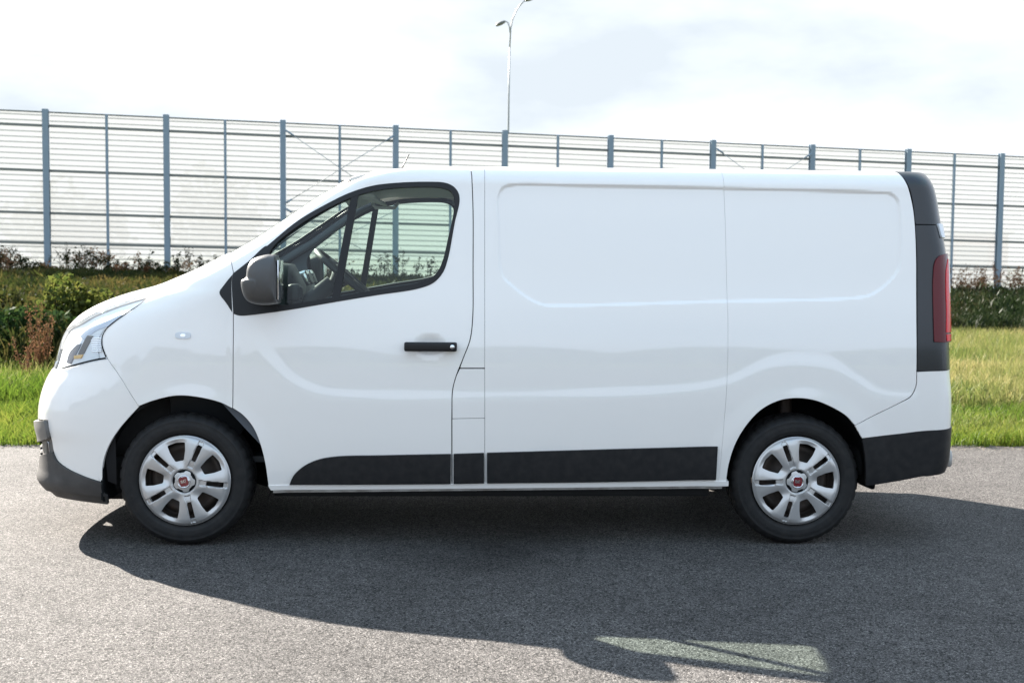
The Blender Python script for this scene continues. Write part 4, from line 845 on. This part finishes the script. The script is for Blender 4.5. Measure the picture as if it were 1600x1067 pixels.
for k in range(-2, 13):
    x = 4.0*k; zb = .90+(-.0152)*x; H = HF+(-.0025)*x
    for nm_, xx, wd_, dp, z1, mm in (('post', x, .20, .22, zb+H+.10, M['post']),):
        o = bx2(nm_, -wd_/2, wd_/2, -.20, -.182, -.5, z1-zb, mm); o.location = (xx, 0, zb)
        V = []; F = []
        # H section: two flanges and a web
        parts = [(-wd_/2, wd_/2, -.20, -.182), (-.008, .008, -.182, -.018), (-wd_/2, wd_/2, -.018, .0)]
        for (a, b_, c_, d_) in parts:
            i0 = len(V); V += [(X, Y, Z) for X in (a, b_) for Y in (c_, d_) for Z in (-.5, z1-zb)]
            F += [tuple(i0+i for i in f) for f in [(0, 1, 3, 2), (4, 6, 7, 5), (0, 4, 5, 1), (2, 3, 7, 6), (0, 2, 6, 4), (1, 5, 7, 3)]]
        o.data = mesh_np('post', V, F, mm, smooth=False)
    if k == 12: break
    if k < 11 or True:
        xm = x+2.0; zb2 = .90-.0152*xm; o = bx2('mullion', -.045, .045, -.09, -.012, -.3, HF+(-.0025)*xm+.02, M['post']); o.location = (xm, 0, zb2)
    for ri, rz in enumerate(RZ[1:]):
        th = (.045 if ri < 4 else .025); zz0 = zb+rz*H/HF; zz1 = (.90-.0152*(x+4))+rz*(HF-.0025*(x+4))/HF
        o = bx2('rail', .10, 3.90, -.07, -.013, zz0-th, zz0+th, M['rail'] if ri < 4 else M['rail'], (zz1-zz0)/4); o.location = (x, 0, 0)
    # sheets: two per row
    for ri in range(5):
        z0 = zb+RZ[ri]*H/HF; z1 = zb+RZ[ri+1]*H/HF
        for hh in (0, 1):
            xa, xb_ = (.11, 1.99) if hh == 0 else (2.01, 3.89)
            sl_ = -.0152-.0025*RZ[ri]/HF; zz = z0+xa*sl_
            o = bx2('sheet', 0, xb_-xa, -.004, .004, 0, (z1-z0)-.004, M['sheet'], sl_); o.location = (x+xa, .0, zz)
    nr = 29
    for r_ in range(nr):
        rz = .10+r_*(HF-.2)/(nr-1)
        if min(abs(rz-q_) for q_ in RZ) < .05: continue
        key = 'rib'
        if key not in meshes: meshes[key] = bx2('rib', .11, 3.89, .005, .018, -.022, .022, M['ribm'], -.0160); o = meshes[key]
        else: o = link('rib', meshes[key].data, fence)
        o.location = (x, 0, zb+rz*H/HF)
def cable(x0, z0, x1, z1):
    tube_obj('brace_cable', [(x0, -.24, z0), (x1, -.24, z1)], .013, M['wire'], fence, 6)
for k in (2, 6):
    xa, xb_ = 4.0*k+.1, 4.0*(k+1)-.1; zb = .90-.0152*xa
    cable(xa, zb+5.15, xb_, zb+2.6); cable(xa, zb+2.6, xb_, zb+5.05); cable(xa, zb+2.4, xb_, zb+.4); cable(xa, zb+.4, xb_, zb+2.35)
    for (xx, zz, dx, dz) in ((xa, 5.15, .28, -.18), (xb_, 5.05, -.28, -.18), (xa, 2.6, .2, .13), (xa, 2.4, .2, -.13)):
        tube_obj('turnbuckle', [(xx, -.24, zb+zz), (xx+dx, -.24, zb+zz+dz)], .035, M['post'], fence, 6)
# street lamp beyond the barrier
lx, ly = 2.55, 63.0
def at_y(u, v, y): p = on_y(np.array(float(u)), np.array(float(v)), y); return (float(p[0]), float(p[1]), float(p[2]))
lamp = empty('street_lamp', (at_y(794, 260, ly)[0], ly, 0)); meta(lamp, 'tall thin double-arm street lamp rising behind the barrier', 'street lamp')
px0 = at_y(793.5, 260, ly)[0]
pts = [at_y(793.0, 470, ly), at_y(793.5, 260, ly), at_y(795, 150, ly), at_y(796.5, 75, ly), at_y(798, 45, ly), at_y(801, 30, ly), at_y(807, 16, ly), at_y(814, 7, ly), at_y(821, 0, ly)]
loc = np.array(lamp.location); pts = [tuple(np.array(p)-loc) for p in pts]
M['lampm'] = mat('galvanised_steel', (.24, .25, .25), .5, metal=.3); M['lamphead'] = mat('lamp_head_grey', (.12, .12, .115), .5)
tube_obj('pole', pts[:4], [.09, .065, .05, .036], M['lampm'], lamp, 8); tube_obj('arm', pts[3:], .04, M['lampm'], lamp, 8)
p2 = [tuple(np.array(at_y(u, v, ly))-loc) for u, v in ((797, 52), (796, 43), (794, 36.5), (791, 34), (787, 34.5))]; tube_obj('arm', p2, .034, M['lampm'], lamp, 8)
def head(u0, v0, u1, v1):
    a = np.array(at_y(u0, v0, ly))-loc; b_ = np.array(at_y(u1, v1, ly))-loc; rings = []
    for t_, hgt, w_ in ((0, .04, .07), (.15, .09, .13), (.5, .12, .17), (.85, .10, .16), (1, .04, .08)):
        c_ = a+(b_-a)*t_; rings.append([(c_[0]+.0, c_[1]+w_*math.cos(q_), c_[2]+hgt*math.sin(q_)) for q_ in np.linspace(0, 2*math.pi, 10, endpoint=False)])
    loft('lamp_head', rings, M['lamphead'], lamp)
head(790, 34, 774.5, 40); head(820, 1.5, 836, -4)

# ======================= things seen faintly through the barrier =======================
M['farleaf'] = mat('far_leaves', (.035, .05, .028), .9); M['bark'] = mat('bark', (.06, .045, .035), .9)
def clump(name, m_, n, sx, sy, sz, cz, leaf, parent, seed):
    r = np.random.default_rng(seed); d = r.normal(size=(n, 3)); d /= np.linalg.norm(d, axis=1, keepdims=True); rad = r.random(n)**.45*(1+.25*np.sin(d[:, 0]*5+seed)*np.cos(d[:, 2]*4+seed))
    c_ = d*rad[:, None]*np.array([sx, sy, sz])+np.array([0, 0, cz]); a = r.normal(size=(n, 3)); a /= np.linalg.norm(a, axis=1, keepdims=True); b_ = np.cross(a, r.normal(size=(n, 3))); b_ /= np.linalg.norm(b_, axis=1, keepdims=True)
    s_ = leaf*r.uniform(.6, 1.4, n)[:, None]; V = np.stack([c_-a*s_, c_+b_*s_*.6, c_+a*s_, c_-b_*s_*.6], 1).reshape(-1, 3); i = np.arange(n)*4
    T = np.concatenate([np.stack([i, i+1, i+2], 1), np.stack([i, i+2, i+3], 1)]); return link(name, fast_tris(name, V, T, m_), parent)
fb = [(-15.0, 5, 2.6, 1.7, 'low round bush, faint behind the barrier sheets at far left'), (-9.6, 6, 2.2, 2.2, 'taller bush, faint behind the barrier between the second and third posts'), (-5.6, 5, 1.6, 1.4, 'small bush, faint behind the barrier left of the bonnet'), (17.6, 8, 2.6, 2.4, 'dark bush, faint behind the barrier at far right'), (4.0, 6, 2.6, 1.4, 'low bush, faint behind the barrier seen through the cab windows')]
for i, (x, dy, w_, h_, lb) in enumerate(fb):
    y = float(fence_y(x))+dy; o = empty('bush', (x, y, float(fence_z(x)))); meta(o, lb, 'bush', 'bushes behind the barrier')
    clump('foliage', M['farleaf'], 1800, w_, 1.4, h_, h_*.9, .16, o, 40+i); tube_obj('trunk', [(0, 0, -.3), (.1, 0, h_)], [.09, .04], M['bark'], o, 6)
M['redwall'] = mat('red_cladding', (.30, .06, .06), .6); M['greyroof'] = mat('grey_sheet_roof', (.18, .18, .19), .6)
sx0 = 17.2; sh = empty('shed', (sx0, float(fence_y(sx0))+9, .2)); meta(sh, 'long low red shed showing faintly through the barrier at far right', 'shed')
w0 = box('wall', (4, 2, 1.5), (9, 4, 2.2), M['redwall'], sh); box('roof', (4, 2, 2.70), (9.4, 4.4, .16), M['greyroof'], sh, .02)
for k in range(3): box('door', (1.2+k*2.8, -.03, 1.25), (1.5, .06, 1.7), M['greyroof'], sh)

# ======================= grass, weeds, shrubs =======================
def leafmat(name, c1, c2, c3, trans=.5, scale=.35):
    m_ = bpy.data.materials.new(name); m_.use_nodes = True; t = m_.node_tree; t.nodes.clear(); o = t.nodes.new('ShaderNodeOutputMaterial'); c = t.nodes.new('ShaderNodeTexCoord')
    g = t.nodes.new('ShaderNodeNewGeometry'); n = t.nodes.new('ShaderNodeTexNoise'); n.inputs['Scale'].default_value = scale; n.inputs['Detail'].default_value = 5
    a = t.nodes.new('ShaderNodeMath'); a.operation = 'MULTIPLY_ADD'; a.inputs[1].default_value = .42; s = t.nodes.new('ShaderNodeMath'); s.operation = 'MULTIPLY_ADD'; s.inputs[1].default_value = 1.7; s.inputs[2].default_value = -.56
    t.links.new(c.outputs['Object'], n.inputs['Vector']); t.links.new(n.outputs[0], s.inputs[0]); t.links.new(g.outputs['Random Per Island'], a.inputs[0]); t.links.new(s.outputs[0], a.inputs[2])
    r = t.nodes.new('ShaderNodeValToRGB'); e = r.color_ramp.elements; e[0].position = .1; e[0].color = (*c1, 1); e[1].position = .9; e[1].color = (*c3, 1); q_ = e.new(.5); q_.color = (*c2, 1); t.links.new(a.outputs[0], r.inputs[0])
    d = t.nodes.new('ShaderNodeBsdfDiffuse'); tl_ = t.nodes.new('ShaderNodeBsdfTranslucent'); mx_ = t.nodes.new('ShaderNodeMixShader'); mx_.inputs[0].default_value = trans
    g2 = t.nodes.new('ShaderNodeBsdfGlossy'); g2.inputs['Roughness'].default_value = .45; g2.inputs[0].default_value = (.6, .6, .6, 1); m3 = t.nodes.new('ShaderNodeMixShader'); m3.inputs[0].default_value = .012
    t.links.new(r.outputs[0], d.inputs[0]); t.links.new(r.outputs[0], tl_.inputs[0]); t.links.new(d.outputs[0], mx_.inputs[1]); t.links.new(tl_.outputs[0], mx_.inputs[2]); t.links.new(mx_.outputs[0], m3.inputs[1]); t.links.new(g2.outputs[0], m3.inputs[2]); t.links.new(m3.outputs[0], o.inputs[0]); return m_
M['blade'] = leafmat('grass_blades', (.035, .070, .009), (.075, .120, .014), (.17, .18, .035), .5, .5)
M['pale'] = leafmat('pale_grass_blades', (.06, .10, .018), (.14, .155, .045), (.30, .25, .11), .45, .6)
M['weed'] = leafmat('weed_leaves', (.010, .018, .005), (.034, .040, .010), (.100, .072, .026), .4, .42)
M['weedshade'] = leafmat('shaded_weed_leaves', (.008, .015, .005), (.015, .025, .008), (.042, .034, .017), .25, .35)  # weed colours darkened; the shaded side of the bank is put into the tone
M['dry'] = leafmat('dry_stalks', (.10, .05, .028), (.17, .085, .045), (.26, .16, .08), .3, 1.)
M['shrubleaf'] = leafmat('shrub_leaves', (.03, .05, .01), (.07, .085, .018), (.15, .14, .035), .5, 1.)
M['shrubshade'] = leafmat('shaded_shrub_leaves', (.012, .03, .008), (.022, .045, .012), (.05, .07, .02), .3, 1.)  # darker shrub copy; the shadow within the clump is put into the colour
def blades(name, X, Y, Hh, Wd, m_, lean=.5, zoff=None):
    n = len(X); Z = gz(X, Y) if zoff is None else zoff; a = RNG.uniform(0, 2*math.pi, n); b_ = RNG.uniform(0, 2*math.pi, n); ln = RNG.uniform(.1, lean, n)*Hh
    side = np.stack([np.cos(a), np.sin(a), np.zeros(n)], 1)*Wd[:, None]/2; base = np.stack([X, Y, Z-.01], 1); dr = np.stack([np.cos(b_)*ln, np.sin(b_)*ln, np.zeros(n)], 1)
    mid = base+dr*.35+np.stack([0*Hh, 0*Hh, Hh*.58], 1); tip = base+dr*1.15+np.stack([0*Hh, 0*Hh, Hh*RNG.uniform(.8, 1, n)], 1)
    V = np.stack([base-side, base+side, mid+side*.8, mid-side*.8, tip], 1).reshape(-1, 3); i = np.arange(n)*5
    T = np.concatenate([np.stack([i, i+1, i+2], 1), np.stack([i, i+2, i+3], 1), np.stack([i+3, i+2, i+4], 1)]); o = link(name, fast_tris(name, V, T, m_)); meta(o, kind='stuff'); return o
def patchn(x, y, s=1., ph=0.): return .5+.25*np.sin(x*1.7*s+ph+np.sin(y*1.3*s))+.25*np.sin(y*2.3*s+1.3*np.sin(x*.9*s+ph))
def scatter(n, y0, y1, pw=1.0):
    """points between two depths, spread as wide as the view is there"""
    t_ = RNG.random(n)**pw; y = y0+(y1-y0)*t_; w_ = .47*(y+7.2)+1.2; u = RNG.uniform(-1, 1, n)
    u = np.sign(u)*np.abs(u)**.72; return -.2+.05*(y+7.2)+u*w_, y
def yb(x): return np.clip(8.2+(x+6)*.72, 8.2, 17.0)        # where the mown strip ends
x, y = scatter(150000, 2.36, 8.6, 1.15); k = y < yb(x); x, y = x[k], y[k]
k = y > 2.40+.10*np.abs(np.sin(x*2.7)*np.sin(x*7.1)); x, y = x[k], y[k]; h_ = (.06+.09*patchn(x, y, .8))*(1+.7*np.exp(-((y-3.1-.5*np.sin(x*1.1)-.3*np.sin(x*2.9))/.8)**2)*patchn(x, y, 1.6, 4)*1.5)*RNG.uniform(.6, 1.4, len(x)); w_ = RNG.uniform(.004, .009, len(x)); k = (x < 1) | (y < 3.5+1.6*patchn(x, y, 1.2, 3)+RNG.normal(0, .5, len(x)))
blades('grass', x[k], y[k], h_[k], w_[k], M['blade'], .8); blades('grass', x[~k], y[~k], h_[~k], w_[~k], M['pale'], .8)
x, y = scatter(170000, 5.0, 18.5, 1.); k = y < yb(x)+.6; x, y = x[k], y[k]
h_ = (.10+.14*patchn(x, y, .7, 2))*RNG.uniform(.6, 1.5, len(x)); w_ = RNG.uniform(.006, .013, len(x)); k = x < 0
blades('grass', x[k], y[k], h_[k], w_[k], M['blade'], .8); blades('grass', x[~k], y[~k], h_[~k], w_[~k], M['pale'], .8)
# taller seeding grass on the mown strip
x, y = scatter(26000, 5.5, 17); k = y < yb(x); x, y = x[k], y[k]; blades('seeding_grass', x, y, RNG.uniform(.16, .38, len(x)), RNG.uniform(.004, .008, len(x)), M['pale'], .5)
def weedmass(name, n, yfun0, yfun1, hlo, hhi, m_, leaf, per, xr):
    X = RNG.uniform(xr[0], xr[1], n); t_ = RNG.random(n)**1.4; Y = yfun0(X)+(yfun1(X)-yfun0(X))*t_; Hh = (hlo+(hhi-hlo)*patchn(X, Y, .55, 1.)*patchn(X, Y, 2.1, 2.)*1.6)*RNG.uniform(.5, 1.25, n)*(1-.72*sm(t_*1.25))
    Z = gz(X, Y); i = np.repeat(np.arange(n), per); f = RNG.random(n*per)**.8; sp = .07+.10*(1-f)
    c_ = np.stack([X[i]+RNG.normal(0, 1, n*per)*sp, Y[i]+RNG.normal(0, 1, n*per)*sp, Z[i]+Hh[i]*f], 1); N_ = n*per
    a = RNG.normal(size=(N_, 3)); a[:, 2] = np.abs(a[:, 2])*1.5+.7; a /= np.linalg.norm(a, axis=1, keepdims=True); b_ = np.cross(a, RNG.normal(size=(N_, 3))); b_ /= np.linalg.norm(b_, axis=1, keepdims=True)
    s_ = leaf*RNG.uniform(.5, 1.4, N_)[:, None]; V = np.stack([c_-a*s_, c_+b_*s_*.22, c_+a*s_, c_-b_*s_*.22], 1).reshape(-1, 3); j = np.arange(N_)*4
    T = np.concatenate([np.stack([j, j+1, j+2], 1), np.stack([j, j+2, j+3], 1)]); return meta(link(name, fast_tris(name, V, T, m_)), kind='stuff')
fy1 = lambda X: fence_y(X)-.5
weedmass('tall_weeds', 9000, lambda X: yb(X)+.2, fy1, .35, .95, M['weed'], .07, 22, (-17, 4))
weedmass('tall_weeds', 9000, lambda X: yb(X)+.2, fy1, .18, .95, M['weedshade'], .07, 20, (2, 26))
x = RNG.uniform(-18, 26, 70000); y = yb(x)+(fence_y(x)-.4-yb(x))*RNG.random(70000)**1.5; k = x < 3; tp_ = 1-.68*sm((y-yb(x))/(fence_y(x)-.4-yb(x))*1.25)
blades('long_grass', x[k], y[k], tp_[k]*(.3+.45*patchn(x[k], y[k], .5, .4))*RNG.uniform(.6, 1.2, k.sum()), RNG.uniform(.012, .022, k.sum()), M['weed'], .5)
blades('long_grass', x[~k], y[~k], tp_[~k]*(.3+.38*patchn(x[~k], y[~k], .5, .4))*RNG.uniform(.6, 1.1, (~k).sum()), RNG.uniform(.012, .022, (~k).sum()), M['weedshade'], .5)
# stalks that stand against the barrier
def stalks(name, n, m_, seed, xr, hr=(.4, 1.0)):
    r = np.random.default_rng(seed); V = []; T = []
    for i in range(n):
        x = r.uniform(*xr); y = float(fence_y(x))-r.uniform(.6, 3.0); z = float(gz(x, y)); H = r.uniform(*hr)*(1 if math.sin(x*1.9)+math.sin(x*4.7+1) > -.3 else .5); lx_, ly_ = r.normal(0, .12, 2)
        for br in range(r.integers(3, 7)):
            f0 = r.uniform(.2, .7) if br else 0; p0 = np.array([x+lx_*f0, y, z+H*f0]); p1 = np.array([x+lx_+(r.normal(0, .22) if br else 0), y+ly_*.3, z+H*(1 if not br else f0+r.uniform(.2, .5))])
            w_ = .010; i0 = len(V); V += [p0-[w_, 0, 0], p0+[w_, 0, 0], p1]; T.append((i0, i0+1, i0+2))
            for q_ in range(r.integers(6, 16)):
                c_ = p0+(p1-p0)*r.uniform(.35, 1)+r.normal(0, .035, 3); a = r.normal(size=3)*.035; b_ = r.normal(size=3)*.03; i0 = len(V); V += [c_-a, c_+b_, c_+a]; T.append((i0, i0+1, i0+2))
    return meta(link(name, fast_tris(name, np.array(V), np.array(T), m_)), kind='stuff')
stalks('weed_stalks', 120, M['weedshade'], 5, (-17, -4)); stalks('weed_stalks', 150, M['dry'], 6, (14, 24), (.45, 1.15)); stalks('weed_stalks', 90, M['weedshade'], 8, (-4, 14), (.4, 1.0)); stalks('weed_stalks', 60, M['dry'], 9, (-17, -4), (.4, .9))
def on_ground(u, v):
    d = ray(float(u), float(v)); s_ = 8.
    for _ in range(2000):
        p = CAM+d*s_
        if p[2] <= float(gz(p[0], p[1])): break
        s_ += .03
    return p
def shrub(u, v, w_, h_, mt, lb, seed, n=2600, leaf=.045, cat='shrub', name='shrub'):
    p = on_ground(u, v); o = empty(name, (p[0], p[1], p[2])); meta(o, lb, cat); r = random.Random(seed)
    clump('foliage', mt, n, w_, w_*.8, h_*.55, h_*.52, leaf, o, seed)
    for _ in range(4):
        a = r.uniform(0, 6.28); tube_obj('stem', [(0, 0, -.05), (math.cos(a)*w_*.3, math.sin(a)*w_*.3, h_*.5), (math.cos(a)*w_*.5, math.sin(a)*w_*.5, h_*.85)], [.014, .01, .004], M['bark'], o, 5)
    return o
shrub(118, 556, .62, 1.05, M['shrubleaf'], 'yellow-green leafy shrub just behind the headlight', 3, 3600)
shrub(45, 574, .55, .75, M['shrubshade'], 'green shrub at the left edge with shade put into its colour, behind the dry dock stalks', 4, 3200)
shrub(20, 520, .8, .7, M['weed'], 'olive brown shrub at the far left edge below the first barrier post', 5, 2600, .05)
# dry dock plants
def dock(u, v, H, n, lb, seed):
    p = on_ground(u, v); o = empty('dock_plant', tuple(p)); meta(o, lb, 'plant', 'dry dock stalks'); r = random.Random(seed)
    for i in range(n):
        a = r.uniform(-.5, .5); hh = H*r.uniform(.6, 1); base = Vector((r.uniform(-.08, .08), r.uniform(-.08, .08), 0)); tip = base+Vector((a*hh*.6, r.uniform(-.1, .1), hh)); st = tube_obj('stalk', [base, base.lerp(tip, .5)+Vector((0, 0, .02)), tip], [.007, .005, .002], M['dry'], o, 5)
        V = []; T = []; pc_ = None
        for q_ in range(90):
            f = r.uniform(.35, 1.); c_ = base.lerp(tip, f)+Vector((r.gauss(0, .022), r.gauss(0, .022), r.gauss(0, .02))); d1 = Vector((r.gauss(0, 1), r.gauss(0, 1), r.gauss(0, 1))).normalized()*.016; d2 = Vector((r.gauss(0, 1), r.gauss(0, 1), r.gauss(0, 1))).normalized()*.012
            i0 = len(V); V += [tuple(c_-d1), tuple(c_+d2), tuple(c_+d1)]; T.append((i0, i0+1, i0+2))
        meta(link('seed_head', fast_tris('seed_head', np.array(V), np.array(T), M['dry']), st), kind='stuff')
dock(64, 588, .95, 9, 'tall reddish dry dock stalks standing left of the headlight', 1)
dock(42, 600, .55, 5, 'short dry dock stalks at the foot of the taller ones', 2)
# grit and crumbs of soil washed onto the edge of the asphalt
r_ = np.random.default_rng(31); n = 5200; X = r_.uniform(-9, 11, n); Y = 2.46-np.abs(r_.normal(0, .10, n)); k = r_.random(n) < .08; Y[k] = r_.uniform(-4.6, 2.3, k.sum()); R_ = r_.uniform(.002, .009, n); R_[k] *= .55
c_ = np.stack([X, Y, R_*.3], 1); P4 = np.array([[1, 0, -.4], [-.5, .87, -.4], [-.5, -.87, -.4], [.1, 0, .9]]); a = r_.uniform(0, 6.28, n); cs_, sn_ = np.cos(a), np.sin(a)
V = np.stack([c_+np.stack([(p[0]*cs_-p[1]*sn_)*R_, (p[0]*sn_+p[1]*cs_)*R_, p[2]*R_], 1) for p in P4], 1).reshape(-1, 3); i = np.arange(n)*4
M['gritm'] = mat('grit', (.12, .10, .08), .9); T = np.concatenate([np.stack([i, i+1, i+3], 1), np.stack([i+1, i+2, i+3], 1), np.stack([i+2, i, i+3], 1)]); meta(link('grit', fast_tris('grit', V, T, M['gritm'])), kind='stuff')

# unseen wood added far behind the camera, for its faint reflection in the paint
r_ = np.random.default_rng(21); n = 26000; X = r_.uniform(-95, 95, n); hh = 2.6+1.6*patchn(X, X*0, .07)+1.5*np.sin(X*.6); Z = hh*r_.random(n)**.8; Y = -58+r_.normal(0, 1.6, n)+.001*X*X
a = r_.normal(size=(n, 3)); a /= np.linalg.norm(a, axis=1, keepdims=True); b_ = np.cross(a, r_.normal(size=(n, 3))); b_ /= np.linalg.norm(b_, axis=1, keepdims=True); c_ = np.stack([X, Y, Z], 1); V = np.stack([c_-a*.55, c_+b_*.45, c_+a*.55], 1).reshape(-1, 3); i = np.arange(n)*3
meta(link('added_wood', fast_tris('added_wood', V, np.stack([i, i+1, i+2], 1), M['farleaf'])), kind='stuff')
